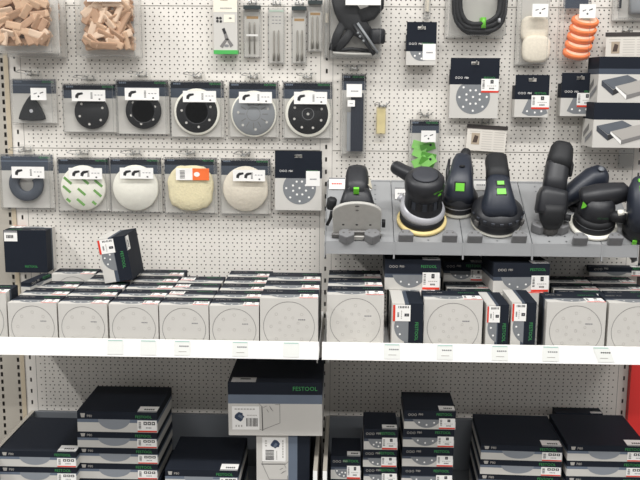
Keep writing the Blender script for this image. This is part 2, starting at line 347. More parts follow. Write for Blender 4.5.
# ------------------------------------------------------------------ stickers and hooks
_st = {}
def sticker(w_, h_, style):
    key = (round(w_, 4), round(h_, 4), style)
    if key in _st: return _st[key]
    m_ = MB(); rr = random.Random(str(key))
    m_.box((0, -0.0006, 0), (w_, 0, h_), WHITE); y = -0.0009
    if style == 'price':
        m_.rect(0, 0, w_, h_*0.13, y, RED)
        for k in range(7): m_.rect(w_*0.06, h_*(0.30+0.09*k), w_*0.19, h_*(0.30+0.09*k+rr.choice([.035, .055])), y, INK)
        m_.rect(w_*0.52, h_*0.66, w_*0.70, h_*0.92, y, INK); m_.rect(w_*0.57, h_*0.74, w_*0.65, h_*0.84, y-0.0002, GINK)
        for k in range(5): m_.rect(w_*(0.34+0.11*k), h_*0.46, w_*(0.42+0.11*k), h_*0.51, y, FAINT)
        for k in range(4): m_.rect(w_*(0.46+0.075*k), h_*0.25, w_*(0.51+0.075*k), h_*0.35, y, INK)
    elif style == 'price3':
        m_.rect(0, 0, w_, h_*0.13, y, RED)
        for k in range(7): m_.rect(w_*0.06, h_*(0.28+0.09*k), w_*0.19, h_*(0.28+0.09*k+rr.choice([.035, .055])), y, INK)
        for k in range(3):
            a = w_*(0.32+0.21*k); m_.rect(a, h_*0.62, a+w_*0.17, h_*0.90, y, INK); m_.rect(a+w_*0.05, h_*0.70, a+w_*0.12, h_*0.82, y-0.0002, WHITE)
        for k in range(4): m_.rect(w_*(0.44+0.075*k), h_*0.32, w_*(0.49+0.075*k), h_*0.42, y, GINK)
    elif style in ('tool', 'tool2'):
        for q in range(1 if style == 'tool' else 2):
            o = w_*(0.10+0.25*q)
            m_.poly([(o, h_*0.30), (o+w_*0.08, h_*0.24), (o+w_*0.11, h_*0.5), (o+w_*0.24, h_*0.62), (o+w_*0.22, h_*0.78), (o+w_*0.08, h_*0.74), (o+w_*0.01, h_*0.55)], y, INK)
        for k in range(6): m_.rect(w_*0.56, h_*(0.22+0.10*k), w_*0.62, h_*(0.27+0.10*k), y, INK)
        for k in range(3): m_.rect(w_*(0.68+0.09*k), h_*0.52, w_*(0.74+0.09*k), h_*0.58, y, GINK)
        m_.rect(w_*0.80, h_*0.12, w_*0.85, h_*0.24, y, INK)
    elif style == 'orange':
        m_.rect(w_*0.5, 0, w_, h_, y, ORANGE); m_.disc(w_*0.63, h_*0.5, w_*0.09, y-0.0003, WHITE, 16, h_*0.2)
        for k in range(6): m_.rect(w_*0.12, h_*(0.15+0.12*k), w_*0.27, h_*(0.21+0.12*k), y, INK)
    elif style == 'small':
        m_.poly([(w_*.2, h_*.45), (w_*.4, h_*.55), (w_*.42, h_*.62), (w_*.2, h_*.56)], y, GINK); m_.poly([(w_*.58, h_*.52), (w_*.82, h_*.62), (w_*.8, h_*.7), (w_*.6, h_*.6)], y, INK); m_.disc(w_*.5, h_*.3, w_*.06, y, INK, 8)
    elif style == 'plain':
        for k in range(5): m_.rect(w_*(0.28+0.1*k), h_*0.42, w_*(0.36+0.1*k), h_*0.50, y, GINK)
    elif style == 'tool3':
        for q in range(3):
            m_.disc(w_*(0.14+0.12*(q % 2)), h_*(0.3+0.22*q), w_*0.06, y, INK, 8)
        for k in range(4): m_.rect(w_*(0.45+0.13*k), h_*0.45, w_*(0.53+0.13*k), h_*0.55, y, GINK)
    me = m_.mesh('sticker'); _st[key] = me; return me
_hk = {}
def hook(x, z, length, label, kind=0):
    key = (round(length, 3), kind)
    if key not in _hk:
        r = 0.0016; g = MB()
        for s in (-0.011, 0.011):
            g.tube([(s, 0.012, 0.0), (s, 0.0, 0.0), (s, -0.003, 0.002), (s, -0.004, 0.016)], r, WIRE, 6)
        g.tube([(-0.014, -0.004, 0.004), (0.014, -0.004, 0.004)], r, WIRE, 6)
        g.tube([(0, -0.004, 0.004), (0, -length*0.5, 0.003), (0, -length*0.9, 0.003), (0, -length, 0.010)], r*1.2, WIRE, 6)
        if kind == 1:
            g.tube([(-0.011, -0.004, 0.014), (-0.02, -length, 0.018), (-0.03, -length-0.004, 0.012), (0.004, -length-0.004, 0.006), (0.020, -length, 0.018)], r*0.8, WIRE, 6)
        _hk[key] = g.mesh('peg_hook')
    return tag(put(_hk[key], 'peg_hook', None, (x, 0, z)), label, 'hook', 'wire peg hooks')
def place_sticker(par, rect, me_style, p0, Y, name='sticker', rot=0.0):
    """rect in photo pixels; p0 = thing's location; Y = world depth of the sticker plane"""
    a = atY(rect[0], rect[3], Y); b = atY(rect[2], rect[1], Y)
    o = put(sticker(round(b.x-a.x, 3), round(b.z-a.z, 3), me_style), name, par, (a.x-p0.x, Y-p0.y, a.z-p0.z))
    o.rotation_euler = (0, rot, 0); return o
def shell(par, w_, z0, z1, y0, y1, mt=CLEAR, inset=0.008, name='clear_shell', x=0.0):
    h = w_/2; g = MB()       # tapered vacuum-formed cover with a flange
    a = [(x-h, y1, z0), (x+h, y1, z0), (x+h, y1, z1), (x-h, y1, z1)]
    b = [(x-h+inset*0.5, y1, z0+inset*0.5), (x+h-inset*0.5, y1, z0+inset*0.5), (x+h-inset*0.5, y1, z1-inset*0.5), (x-h+inset*0.5, y1, z1-inset*0.5)]
    c = [(x-h+inset, y0, z0+inset), (x+h-inset, y0, z0+inset), (x+h-inset, y0, z1-inset), (x-h+inset, y0, z1-inset)]
    g.add(a+b+c, [(0,1,5,4),(1,2,6,5),(2,3,7,6),(3,0,4,7),(4,5,9,8),(5,6,10,9),(6,7,11,10),(7,4,8,11),(8,9,10,11)], mt)
    o = g.build(name, par); q = MB(); e = 0.0011
    for (A, B) in [(8, 9), (9, 10), (10, 11), (11, 8), (0, 1), (1, 2), (3, 0)]:
        L = a+b+c; p_, q_ = Vector(L[A]), Vector(L[B]); q.add([(min(p_.x, q_.x)-e, p_.y-e, min(p_.z, q_.z)-e), (max(p_.x, q_.x)+e, p_.y-e, min(p_.z, q_.z)-e), (max(p_.x, q_.x)+e, p_.y-e, max(p_.z, q_.z)+e), (min(p_.x, q_.x)-e, p_.y-e, max(p_.z, q_.z)+e)], [(0,1,2,3)], RIMC)
    q.build('moulded_edge', o); return o

# ------------------------------------------------------------------ clear packs with a disc or a part on a printed card
def pack_base(name, label, cat, rect, yb=-0.012, t=0.03, hdr=0.30, style='navy', tab=0.026, group=None, kind=1):
    a = atY(rect[0], rect[3], yb-t*0.5); b = atY(rect[2], rect[1], yb-t*0.5)
    w_ = b.x-a.x; h_ = b.z-a.z; p0 = Vector(((a.x+b.x)/2, yb, a.z))
    t_ = thing(name, label, cat, p0, group=group)
    g = MB(); g.box((-w_/2, -0.001, 0), (w_/2, 0, h_), CARD)
    zt = h_; z1 = h_*(1-hdr*0.45); z2 = h_*(1-hdr)
    y = -0.0013
    if style == 'navy':
        g.rect(-w_/2, z1, w_/2, zt, y, NAVY); g.rect(-w_/2, z2, w_/2, z1, y, NAVY2)
    elif style == 'blue':
        g.rect(-w_/2, z2, w_/2, zt, y, NAVY2); g.rect(-w_/2, z1, w_/2, z1+h_*0.02, y-0.0002, SLATE)
    g.build('card', t_)
    pr = MB(); pr.text('FESTOOL', w_*0.46, h_-0.0125, 0.0065, -0.0017, GREEN, align='r')
    for k in range(4): pr.rect(-w_*0.45+k*0.006, h_-0.012, -w_*0.45+k*0.006+0.0045, h_-0.0065, -0.0017, SLATE)
    pr.build('lettering', t_)
    shell(t_, w_+0.006, -0.006, h_+0.004, -t, -0.0005, CLEAR)
    tb = MB(); tb.prismy([(-0.03, h_), (0.03, h_), (0.024, h_+tab+0.006), (-0.024, h_+tab+0.006)], -0.002, -0.0015, CLEAR); tb.build('hang_tab', t_)
    hook(p0.x, p0.z+h_+tab*0.35, 0.085, 'wire hook of the '+label.split(' pack')[0].split(' in a ')[0]+' pack', kind)
    return t_, p0, w_, h_
def disc_profile(r, t): return [(r-0.003, 0), (r, t*0.3), (r, t*0.75), (r-0.003, t)]
def pad_disc(t_, cx, cz, r, mt, y0, t=0.012, ring=None, holes=0, hr=0.004, hin=0.72, name='backing_pad', hub=False):
    if ring:
        g = MB(); g.lathe(disc_profile(ring, t*0.7), CREAM, 36, 'y'); g.build('foam_ring', t_, (cx, y0, cz))
    g = MB(); g.lathe(disc_profile(r, t), mt, 36, 'y'); o = g.build(name, t_, (cx, y0, cz))
    if holes:
        q = MB()
        for k in range(holes):
            a = 2*math.pi*k/holes+0.35; q.disc(r*hin*math.cos(a), r*hin*math.sin(a), hr, -t-0.0005, CARD, 10)
        if hub:
            q.disc(0, 0, hr*1.1, -t-0.0005, CARD, 10); q.ring(0, 0, r*0.30, 0.0015, -t-0.0004, GINK, 24)
        q.build('hole_pattern', o)
    return o
def rel(px, py, p0, Y):
    q = atY(px, py, Y); return q.x-p0.x, q.z-p0.z

RG = 'pads hanging in clear packs, upper row'; RG2 = 'pads hanging in clear packs, lower row'
t_, p0, w_, h_ = pack_base('delta_pad_pack', 'black triangular delta pad in a clear pack', 'pad', (13, 79, 54, 123), style='blue', hdr=0.33, group=RG)
x, z = rel(31, 110, p0, -0.03); g = MB(); q = []
for k in range(3):
    a0 = R(90+120*k); cx, cz = 0.052*math.cos(a0), 0.052*math.sin(a0)
    a1 = R(90+120*(k+1)); ex, ez = 0.052*math.cos(a1), 0.052*math.sin(a1)
    for f in (0, .25, .5, .75):
        mx, mz = cx+(ex-cx)*f, cz+(ez-cz)*f; bow = 1+0.22*math.sin(math.pi*f); q.append((mx*bow*0.98, mz*bow*1.0))
g.prismy(q, -0.013, 0.0, RUBBER); o = bevel(g.build('delta_pad', t_, (x, -0.003, z-0.003)), 0.003)
g = MB(); g.disc(0, 0, 0.006, -0.0135, SILVER, 12); g.build('screw', o)
place_sticker(t_, (31, 88, 46, 100), 'small', p0, -0.043)
for nm, lab, rc, c, r, mt, rg, ho, st in [
    ('pad_pack', 'plain black round pad in a clear pack with dark header', (64, 84, 115, 132), (91, 112), 0.0545, RUBBER, None, 6, (72, 90, 105, 101)),
    ('pad_pack', 'black ribbed round pad in a clear pack left of the white-ringed one', (117, 80, 167.5, 134), (143, 111), 0.057, RUBBER, None, 6, (125, 88, 159, 100)),
    ('pad_pack', 'black round pad with white foam ring in a clear pack, third round one', (171, 81, 223, 137), (196.5, 112), 0.066, RUBBER, 0.0735, 7, (183, 91, 216, 102)),
    ('pad_pack', 'light grey round pad in a clear pack', (229, 82, 278, 137), (253.5, 114), 0.068, GREYPL, 0.073, 7, (239, 92, 272, 103)),
    ('pad_pack', 'black round pad with central hole and white ring in a clear pack', (283, 82, 332, 138), (308, 114), 0.064, RUBBER, 0.0735, 8, (294, 92, 327, 104))]:
    t_, p0, w_, h_ = pack_base(nm, lab, 'pad', rc, group=RG)
    x, z = rel(c[0], c[1], p0, -0.03); o = pad_disc(t_, x, z, r, mt, -0.003, 0.014, rg, ho, hub=(ho == 8))
    if mt is GREYPL:
        g = MB()
        for k in range(12):
            a = R(30*k); u = (math.cos(a), math.sin(a)); v = (-u[1]*0.001, u[0]*0.001)
            g.poly([(u[0]*0.028+v[0], u[1]*0.028+v[1]), (u[0]*0.028-v[0], u[1]*0.028-v[1]), (u[0]*0.046-v[0], u[1]*0.046-v[1]), (u[0]*0.046+v[0], u[1]*0.046+v[1])], -0.0147, LINE)
        g.ring(0, 0, 0.022, 0.0012, -0.0147, LINE); g.build('rib_pattern', o)
    elif 'ribbed' in lab or 'third' in lab:
        g = MB(); g.lathe([(0.036, 0), (0.037, 0.0012), (0.039, 0.0012), (0.040, 0)], BLACK, 30, 'y', (0, -0.014, 0)); g.build('raised_rib', o)
    place_sticker(t_, st, 'tool', p0, -0.044)
# lower row
t_, p0, w_, h_ = pack_base('ring_skirt_pack', 'dark grey open ring skirt in a clear pack beside the end post', 'sander skirt', (2, 155, 51, 208), style='blue', hdr=0.30, group=RG2)
x, z = rel(26, 184, p0, -0.03); P = []; g = MB(); N = 26; sec = []
for k in range(N):
    a = R(128)+R(262)*k/(N-1); sec.append((a,))
pts = []; rad = []
for (a,) in sec: pts.append((0.040*math.cos(a), -0.011, 0.040*math.sin(a))); rad.append((0.010, 0.0165))
g.loft(pts, rad, mat('grey_skirt_rubber', (70, 76, 86), 0.6, noise=0.05), (0,1,0), 4.0, 12); g.build('ring_skirt', t_, (x, -0.002, z))
g = MB(); g.box((-0.012, -0.02, -0.008), (0.012, 0, 0.008), RUBBER); g.build('skirt_clip', t_, (x+0.030, -0.003, z+0.033))
place_sticker(t_, (12, 167, 44, 178), 'tool', p0, -0.044)
t_, p0, w_, h_ = pack_base('polishing_pad_pack', 'white polishing disc with green stripes in a clear pack', 'polishing pad', (59, 158, 108, 211), group=RG2)
x, z = rel(83, 188, p0, -0.03); o = pad_disc(t_, x, z, 0.073, CREAM, -0.003, 0.018, name='polishing_disc')
g = MB()
for (cx, cz) in [(-0.048, 0.024), (-0.022, 0.050), (0.03, 0.04), (0.008, 0.024), (0.052, 0.016), (-0.052, -0.004), (-0.004, -0.012), (0.048, -0.016), (-0.008, -0.046), (-0.048, -0.040), (0.036, -0.048)]:
    if math.hypot(cx, cz) < 0.068:
        L = 0.016 if math.hypot(cx, cz) < 0.058 else 0.008; u = (0.75, -0.66); v = (0.66*0.0042, 0.75*0.0042)
        g.poly([(cx-u[0]*L-v[0], cz-u[1]*L-v[1]), (cx+u[0]*L-v[0], cz+u[1]*L-v[1]), (cx+u[0]*L+v[0], cz+u[1]*L+v[1]), (cx-u[0]*L+v[0], cz-u[1]*L+v[1])], -0.0186, mat('leaf_green_print', (112, 164, 84), 0.6, noise=0.02))
g.build('stripe_print', o)
place_sticker(t_, (69, 168, 102, 179), 'tool2', p0, -0.044)
t_, p0, w_, h_ = pack_base('polishing_pad_pack', 'plain smooth cream polishing disc in a clear pack', 'polishing pad', (111, 158, 160, 212), group=RG2)
x, z = rel(135.5, 188, p0, -0.03); pad_disc(t_, x, z, 0.074, CREAM, -0.003, 0.018, name='polishing_disc')
place_sticker(t_, (120, 168, 153, 178.5), 'tool2', p0, -0.044)
t_, p0, w_, h_ = pack_base('lambswool_pad_pack', 'yellowish lambswool pad with orange sticker in a clear pack', 'polishing pad', (165, 158, 216, 213), group=RG2)
x, z = rel(190.5, 188, p0, -0.03); g = MB(); P = []
for (r_, yy) in [(0.066, 0.0), (0.073, -0.006), (0.073, -0.014), (0.066, -0.020), (0.04, -0.023)]:
    for k in range(40):
        a = 2*math.pi*k/40; c_, s_ = math.cos(a), math.sin(a); w2 = 1+0.02*math.sin(7*a)+0.015*math.sin(13*a+1)
        P.append((r_*w2*math.copysign(abs(c_)**0.72, c_), yy, r_*w2*math.copysign(abs(s_)**0.72, s_)))
F_ = [(i*40+k, i*40+(k+1) % 40, (i+1)*40+(k+1) % 40, (i+1)*40+k) for i in range(4) for k in range(40)]+[tuple(160+k for k in range(40))]
g.add(P, F_, FLEECE, True); g.build('lambswool_pad', t_, (x, -0.003, z))
place_sticker(t_, (176, 168.5, 209, 180), 'orange', p0, -0.044)
t_, p0, w_, h_ = pack_base('felt_pad_pack', 'beige felt polishing disc in a clear pack', 'polishing pad', (221, 159, 270, 214), group=RG2)
x, z = rel(245.5, 189, p0, -0.03); pad_disc(t_, x, z, 0.073, FELT, -0.003, 0.016, name='felt_disc')
place_sticker(t_, (233, 170, 265, 181), 'tool2', p0, -0.044)

# ------------------------------------------------------------------ hanging navy cartons with a hang tab
def hang_box(label, rect, t=0.03, yb=-0.014, tabf=0.24, navyf=0.45, disc=None, delta=False, st=None, sts='price', holes=17, cat='sanding disc pack', off=(0, 0)):
    a = atY(rect[0], rect[3], yb-t); b = atY(rect[2], rect[1], yb-t)
    w_ = b.x-a.x; h_ = b.z-a.z; p0 = Vector(((a.x+b.x)/2, yb, a.z)); t_ = thing('sanding_disc_box', label, cat, p0, group='hanging navy and grey boxes')
    zb = h_*(1-tabf); zn = h_*(1-navyf); g = MB(); hw = w_/2
    g.box((-hw, -t, 0), (hw, 0, zn), CARD); g.box((-hw, -t, zn), (hw, 0, zb), NAVY, {'bot': None})
    g.build('carton', t_)
    ht = MB(); s = 0.012   # flap with a euro hole, built as strips round the slot
    zc = (zb+h_)/2; yt = -t+0.002
    ht.box((-hw, yt-0.0015, zb), (-s, yt, h_), NAVY); ht.box((s, yt-0.0015, zb), (hw, yt, h_), NAVY); ht.box((-s, yt-0.0015, zb), (s, yt, zc-0.004), NAVY); ht.box((-s, yt-0.0015, zc+0.006), (s, yt, h_), NAVY)
    ht.build('hang_flap', t_)
    pr = MB(); y = -t-0.0004; zt = zb-(zb-zn)*0.55
    if disc:
        x, z = rel(disc[0], disc[1], p0, yb-t); r = disc[2]; n = 40
        pts = [(x+r*math.cos(2*math.pi*k/n), min(zn, z+r*math.sin(2*math.pi*k/n))) for k in range(n)]
        pts = [p for p in pts if p[1] > 0.002]; pr.poly(pts, y, DISCG)
        for rr, nn in ((0.0, 1), (0.42, 8), (0.80, 8)):
            for k in range(nn):
                aa = 2*math.pi*k/nn+rr; hx, hz = x+r*rr*math.cos(aa), z+r*rr*math.sin(aa)
                if hz < zn-0.004 and holes: pr.disc(hx, hz, 0.0035 if r > 0.04 else 0.003, y-0.0003, WHITE, 8)
    if delta:
        x, z = rel(delta[0], delta[1], p0, yb-t); s2 = delta[2]
        pr.poly([(x-s2, z-s2*0.55), (x-s2*0.5, z-s2*0.75), (x+s2*0.5, z-s2*0.75), (x+s2, z-s2*0.55), (x+s2*0.55, min(zn, z+s2*0.5)), (x-s2*0.55, min(zn, z+s2*0.5))], y, DISCG)
        for hx, hz in [(-.6, -.4), (.5, -.4), (-.2, .2), (0, -.5)]: pr.disc(x+hx*s2, z+hz*s2, 0.0032, y-0.0003, WHITE, 8)
    for k in range(3): pr.ring(-hw*0.76+k*0.0085, zt, 0.0036, 0.0009, y, WHITE, 6)
    pr.text('P80', -hw*0.76+0.026, zt-0.003, 0.006, y, WHITE); pr.text('FESTOOL', hw*0.86, zt-0.003, 0.0062, y, GREEN, align='r')
    pr.build('print', t_)
    if st: place_sticker(t_, st, sts, p0, yb-t-0.0004)
    hook(p0.x, p0.z+zc-0.002, 0.075, 'wire hook of the '+label, 0)
    return t_
hang_box('navy sanding disc box at the end of the polishing pad row', (275, 151, 322, 210), disc=(299.5, 188, 0.053), st=(306, 171, 320, 186), sts='plain', tabf=0.19, navyf=0.46)
hang_box('small navy disc box with white sticker under the hanging clear strip', (406, 22, 437, 65), disc=(421.5, 49, 0.036), st=(422.5, 44, 436, 60), sts='plain', tabf=0.29, navyf=0.68, t=0.045)
hang_box('large navy sanding disc box above the paper leaflet', (449, 58, 500, 118), disc=(473, 97, 0.053), st=(481, 79, 499, 92.5), tabf=0.19, navyf=0.44)
hang_box('navy delta sanding sheet box left of the big block cartons', (514, 75, 550, 117), delta=(535, 106, 0.040), st=(531, 95.5, 549.5, 109), tabf=0.25, navyf=0.58, t=0.05)
hang_box('navy delta sanding sheet box half behind the big block cartons', (560, 73, 600, 116), delta=(580, 104, 0.040), st=(576.5, 93, 594, 107), tabf=0.25, navyf=0.58, t=0.05)

# ------------------------------------------------------------------ clear boxes on the top row
def clear_box(name, label, cat, rect, t, yb=-0.012, mt=CLEAR, hooky=True, back=CARD, group='clear packs on the top row', extend=0.0, inset=0.006):
    a = atY(rect[0], rect[3], yb-t); b = atY(rect[2], rect[1], yb-t)
    w_ = b.x-a.x; h_ = b.z-a.z+extend; p0 = Vector(((a.x+b.x)/2, yb, a.z)); t_ = thing(name, label, cat, p0, group=group)
    if back:
        g = MB(); g.box((-w_/2+0.002, -0.001, 0.002), (w_/2-0.002, 0, h_-0.002), back); g.build('backing_card', t_)
    shell(t_, w_, 0, h_, -t, -0.0005, mt, inset)
    if hooky: hook(p0.x, p0.z+h_+0.012, t+0.03, 'wire hook of the '+label, 0)
    tb = MB(); tb.prismy([(-0.03, h_-0.001), (0.03, h_-0.001), (0.024, h_+0.03), (-0.024, h_+0.03)], -0.002, -0.0015, CLEAR); tb.build('hang_tab', t_)
    return t_, p0, w_, h_
def dowel_mesh(L, W_, T, mt):
    g = MB(); c = 0.3*T
    g.loft([(-L/2, 0, 0), (-L/2+c, 0, 0), (L/2-c, 0, 0), (L/2, 0, 0)], [(W_/2-c, T/2-c), (W_/2, T/2), (W_/2, T/2), (W_/2-c, T/2-c)], mt, (0, 0, 1), 4.0, 10); me = g.mesh('dowel')
    me.polygons.foreach_set('use_smooth', [False]*len(me.polygons)); return me
DW = [dowel_mesh(L, b, t, mt) for (L, b, t) in ((0.050, 0.023, 0.010), (0.040, 0.022, 0.008)) for mt in (WOOD, WOOD2, WOOD3)]
DL = [dowel_mesh(L, b, t, mt) for (L, b, t) in ((0.085, 0.024, 0.010), (0.055, 0.022, 0.010)) for mt in (WOOD, WOOD2, WOOD3)]
def dowel_fill(t_, w_, h_, t, n, meshes, seed, diag=True):
    rr = random.Random(seed); nx = max(1, int(w_/0.034)); nz = max(1, int(h_/0.034))
    for lay in range(3):
        for i in range(nx):
            for j in range(nz):
                if lay < 2 and rr.random() < 0.25 and lay: continue
                me = rr.choice(meshes)
                o = put(me, 'dowel', t_); L = me.vertices[0].co.x
                hl = abs(L)*0.62+0.004
                x = -w_/2+0.012+(i+0.5)*(w_-0.024)/nx+rr.uniform(-.009, .009); z = 0.012+(j+0.5)*(h_-0.024)/nz+rr.uniform(-.009, .009)
                ang = rr.choice([rr.uniform(-25, 25), rr.uniform(50, 130), rr.uniform(20, 60), rr.uniform(-60, -20)])
                ex = abs(L)*abs(math.cos(R(ang)))+0.013*abs(math.sin(R(ang)))+0.008; ez = abs(L)*abs(math.sin(R(ang)))+0.013*abs(math.cos(R(ang)))+0.008
                x = max(-w_/2+ex+0.006, min(w_/2-ex-0.006, x)); z = max(ez+0.012, min(h_-ez, z))
                o.location = (x, -0.014-lay*(t-0.034)/2+rr.uniform(-.003, .003), z)
                o.rotation_euler = (rr.uniform(-.12, .12)+rr.choice([0, 0, 0.5]), R(ang), rr.uniform(-.10, .10))
t1 = clear_box('dowel_pack', 'front clear pack of short beech dowels hanging by the end post', 'dowels', (-14, -8, 51, 53), 0.066, yb=-0.09)
dowel_fill(t1[0], t1[2], t1[3], 0.066, 40, DW, 3)
t1 = clear_box('dowel_pack', 'rear clear pack of short beech dowels behind the first one', 'dowels', (-1, -7, 58, 57), 0.070, yb=-0.016, hooky=False)
dowel_fill(t1[0], t1[2], t1[3], 0.070, 30, DW, 5)
t1 = clear_box('dowel_pack', 'clear pack of longer beech dowels with white top label', 'dowels', (75, -8, 135, 57), 0.075, yb=-0.03)
dowel_fill(t1[0], t1[2], t1[3], 0.075, 40, DL, 11)
place_sticker(t1[0], (87, -8, 121, 1.5), 'plain', t1[1], -0.106)
# tool bit carton with green foot
a = atY(214, 54, -0.045); b = atY(237, -6, -0.045); w_ = b.x-a.x; h_ = b.z-a.z
t_ = thing('chuck_carton', 'tall pale carton with a green foot and a pictured chuck', 'carton', ((a.x+b.x)/2, -0.012, a.z))
g = MB(); g.box((-w_/2, -0.034, 0.012), (w_/2, 0, h_), CARD, {'bot': None}); g.build('carton', t_); g = MB(); g.rect(-w_/2, h_*0.70, w_/2, h_, -0.0344, mat('ivory_print', (232, 226, 210), 0.6)); g.build('upper_panel', t_)
g = MB(); g.box((-w_/2-0.0005, -0.036, 0.0), (w_/2+0.0005, 0.0005, 0.012), mat('kelly_green_print', (72, 172, 82), 0.5, noise=0.02)); bevel(g.build('green_foot', t_), 0.002)
g = MB(); y = -0.0348; u = w_/24
for (px, pz) in [(-8, .60), (-5, .60), (-8, .55), (-4.6, .545)]: g.disc(px*u, pz*h_, 1.4*u, y, INK, 8)
g.disc(5*u, .60*h_, 1.5*u, y-0.0003, LINE, 8, 0.8*u); g.build('icon_print', t_); g = MB()
q9 = MB(); q9.rect(-1.5*u, h_*0.53, 9.5*u, h_*0.66, y+0.0002, mat('ivory_print', (232, 226, 210), 0.6)); q9.build('picture_panel', t_)
g.poly([(-3.6*u, .42*h_), (-1.0*u, .44*h_), (1.2*u, .35*h_), (-1.6*u, .33*h_)], y, INK); g.poly([(-1.6*u, .33*h_), (1.2*u, .35*h_), (3.4*u, .24*h_), (-0.4*u, .24*h_)], y, LINE)
g.poly([(0.5*u, .26*h_), (3.2*u, .26*h_), (8*u, .15*h_), (5*u, .11*h_)], y, LINE); g.poly([(2.5*u, .25*h_), (-0.5*u, .25*h_), (-6*u, .13*h_), (-3*u, .10*h_)], y, LINE); g.disc(1*u, .14*h_, 2.4*u, y, GINK, 10, 1.4*u); g.build('chuck_picture', t_); g = MB()
for k in range(6): g.rect(-5*u+k*2*u, h_*0.755, -3.4*u+k*2*u, h_*0.775, y-0.0003, FAINT)
g.build('caption_print', t_); g = MB(); g.rect(-5*u, h_*0.895, 2.5*u, h_*0.93, y-0.0003, BROWN); g.build('brown_mark', t_)
hook((a.x+b.x)/2, a.z+h_+0.01, 0.06, 'wire peg hook behind the green-footed carton')
# drill bit packs
for (rc, hd, br, bx, by, lab, hm) in [
    ((244, 7, 260, 57), True, 16, (249.5, 254.5), (22, 54), 'clear drill bit pack with a white band beside the green-footed carton', 1),
    ((268.5, 8, 284, 63), False, None, (274, 278.5), (30, 61), 'narrow clear drill bit pack with a pale header', 0),
    ((292, 8, 306, 63), True, 18, (297.5, 302), (30, 61), 'narrow clear drill bit pack with dark header and short bits', 0),
    ((308, 2, 322, 51), True, 12, (312.5, 317.5), (16, 49), 'narrow clear drill bit pack hanging highest, beside the big black kit', 0)]:
    a = atY(rc[0], rc[3], -0.03); b = atY(rc[2], rc[1], -0.03); w_ = b.x-a.x; h_ = b.z-a.z; p0 = Vector(((a.x+b.x)/2, -0.012, a.z))
    t_ = thing('drill_bit_pack', lab, 'drill bits', p0, group='drill bit packs')
    g = MB(); g.box((-w_/2, -0.001, 0), (w_/2, 0, h_), CARD); 
    g.build('card', t_)
    g = MB()
    if hd: g.box((-w_/2-0.001, -0.020, h_-0.006), (w_/2+0.001, 0.0, h_+0.005), mat('dark_green_header', (44, 54, 54), 0.5)); 
    else: g.box((-w_/2+0.002, -0.0018, h_-0.010), (w_/2-0.002, -0.001, h_-0.005), mat('pale_green_print', (180, 200, 184), 0.6))
    g.build('header', t_)
    if br:
        zb = rel(0, br, p0, -0.03)[1]; g = MB(); g.rect(-w_*0.36, zb-0.004, w_*0.36, zb+0.004, -0.0014, BROWN); g.build('print', t_)
    else:
        g = MB()
        for k in range(9): g.rect(-w_*0.3+(k % 3)*w_*0.22, h_*(0.72+0.06*(k//3)), -w_*0.3+(k % 3)*w_*0.22+w_*0.14, h_*(0.735+0.06*(k//3)), -0.0014, GINK)
        g.build('print', t_)
    for bxx in bx:
        x0_, z1_ = rel(bxx, by[0], p0, -0.02); _, z0_ = rel(bxx, by[1], p0, -0.02); g = MB(); zz = z1_-z0_
        if hm: g.lathe([(0.0022, 0), (0.0022, zz*0.4), (0.0026, zz*0.42), (0.0026, zz*0.95), (0.0008, zz)], STEEL, 10, 'z')
        else: g.lathe([(0.0042, 0), (0.0042, zz*0.22), (0.0026, zz*0.27), (0.0026, zz*0.95), (0.0010, zz)], STEEL, 10, 'z')
        g.build('drill_bit', t_, (x0_, -0.009, z0_))
    if hm: g = MB(); z9 = rel(0, 34, p0, -0.02)[1]; g.box((-w_*0.36, -0.014, z9-0.003), (w_*0.36, -0.012, z9+0.003), WHITE); g.build('holder_strip', t_)
    shell(t_, w_+0.003, -0.002, h_+0.012, -0.018, -0.0005, CLEAR, 0.003)
    hook(p0.x, p0.z+h_+0.010, 0.05, 'wire hook of the '+lab, 0)
# black kit in a large clear box
t_, p0, w_, h_ = clear_box('black_kit_pack', 'large clear box with a black plastic guide kit and grey bar', 'guide kit', (329, -10, 383, 58), 0.07, yb=-0.014)
def kp_(px, py, Y=-0.06): x, z = rel(px, py, p0, Y); return (x, Y-p0.y, z)
g = MB(); g.loft([kp_(338, -6, -0.046), kp_(345, 8, -0.046), kp_(352, 20, -0.046), kp_(362, 30, -0.046), kp_(371, 38, -0.046)], [(0.017, 0.026), (0.018, 0.036), (0.018, 0.040), (0.016, 0.028), (0.012, 0.018)], RUBBER, (0,1,0), 3.0, 16); g.build('guide_body', t_)
g = MB(); g.loft([kp_(378, -6, -0.05), kp_(377, 6, -0.05), kp_(371, 13, -0.05), kp_(360, 17, -0.05)], [(0.018, 0.020), (0.018, 0.022), (0.018, 0.022), (0.016, 0.022)], RUBBER, (0,1,0), 3.0, 16); g.build('hose_stub', t_)
g = MB(); g.loft([kp_(343, 24, -0.05), kp_(337, 36, -0.05), kp_(333, 51, -0.05)], [(0.014, 0.010)]*3, RUBBER, (1,0,0), 4.0, 10); g.build('strap', t_)
g = MB(); g.loft([kp_(334, 52, -0.05), kp_(345, 40, -0.05), kp_(352, 30, -0.05)], [(0.014, 0.010)]*3, RUBBER, (1,0,0), 4.0, 10); g.build('strap', t_)
g = MB(); g.lathe([(0.019, 0), (0.024, 0.006), (0.024, 0.040), (0.019, 0.046)], BLACK, 20, 'z'); g.build('knob', t_, kp_(377.5, 44, -0.055))
g = MB(); g.loft([kp_(357.5, 23, -0.074), kp_(378, 53, -0.074)], [(0.0055, 0.004)]*2, GREYPL, (0,1,0), 5.0, 10); g.build('guide_bar', t_)
g = MB(); g.loft([kp_(354, 24, -0.066), kp_(374, 55, -0.066)], [(0.010, 0.006)]*2, BLACK, (0,1,0), 5.0, 10); g.build('bar_carrier', t_)
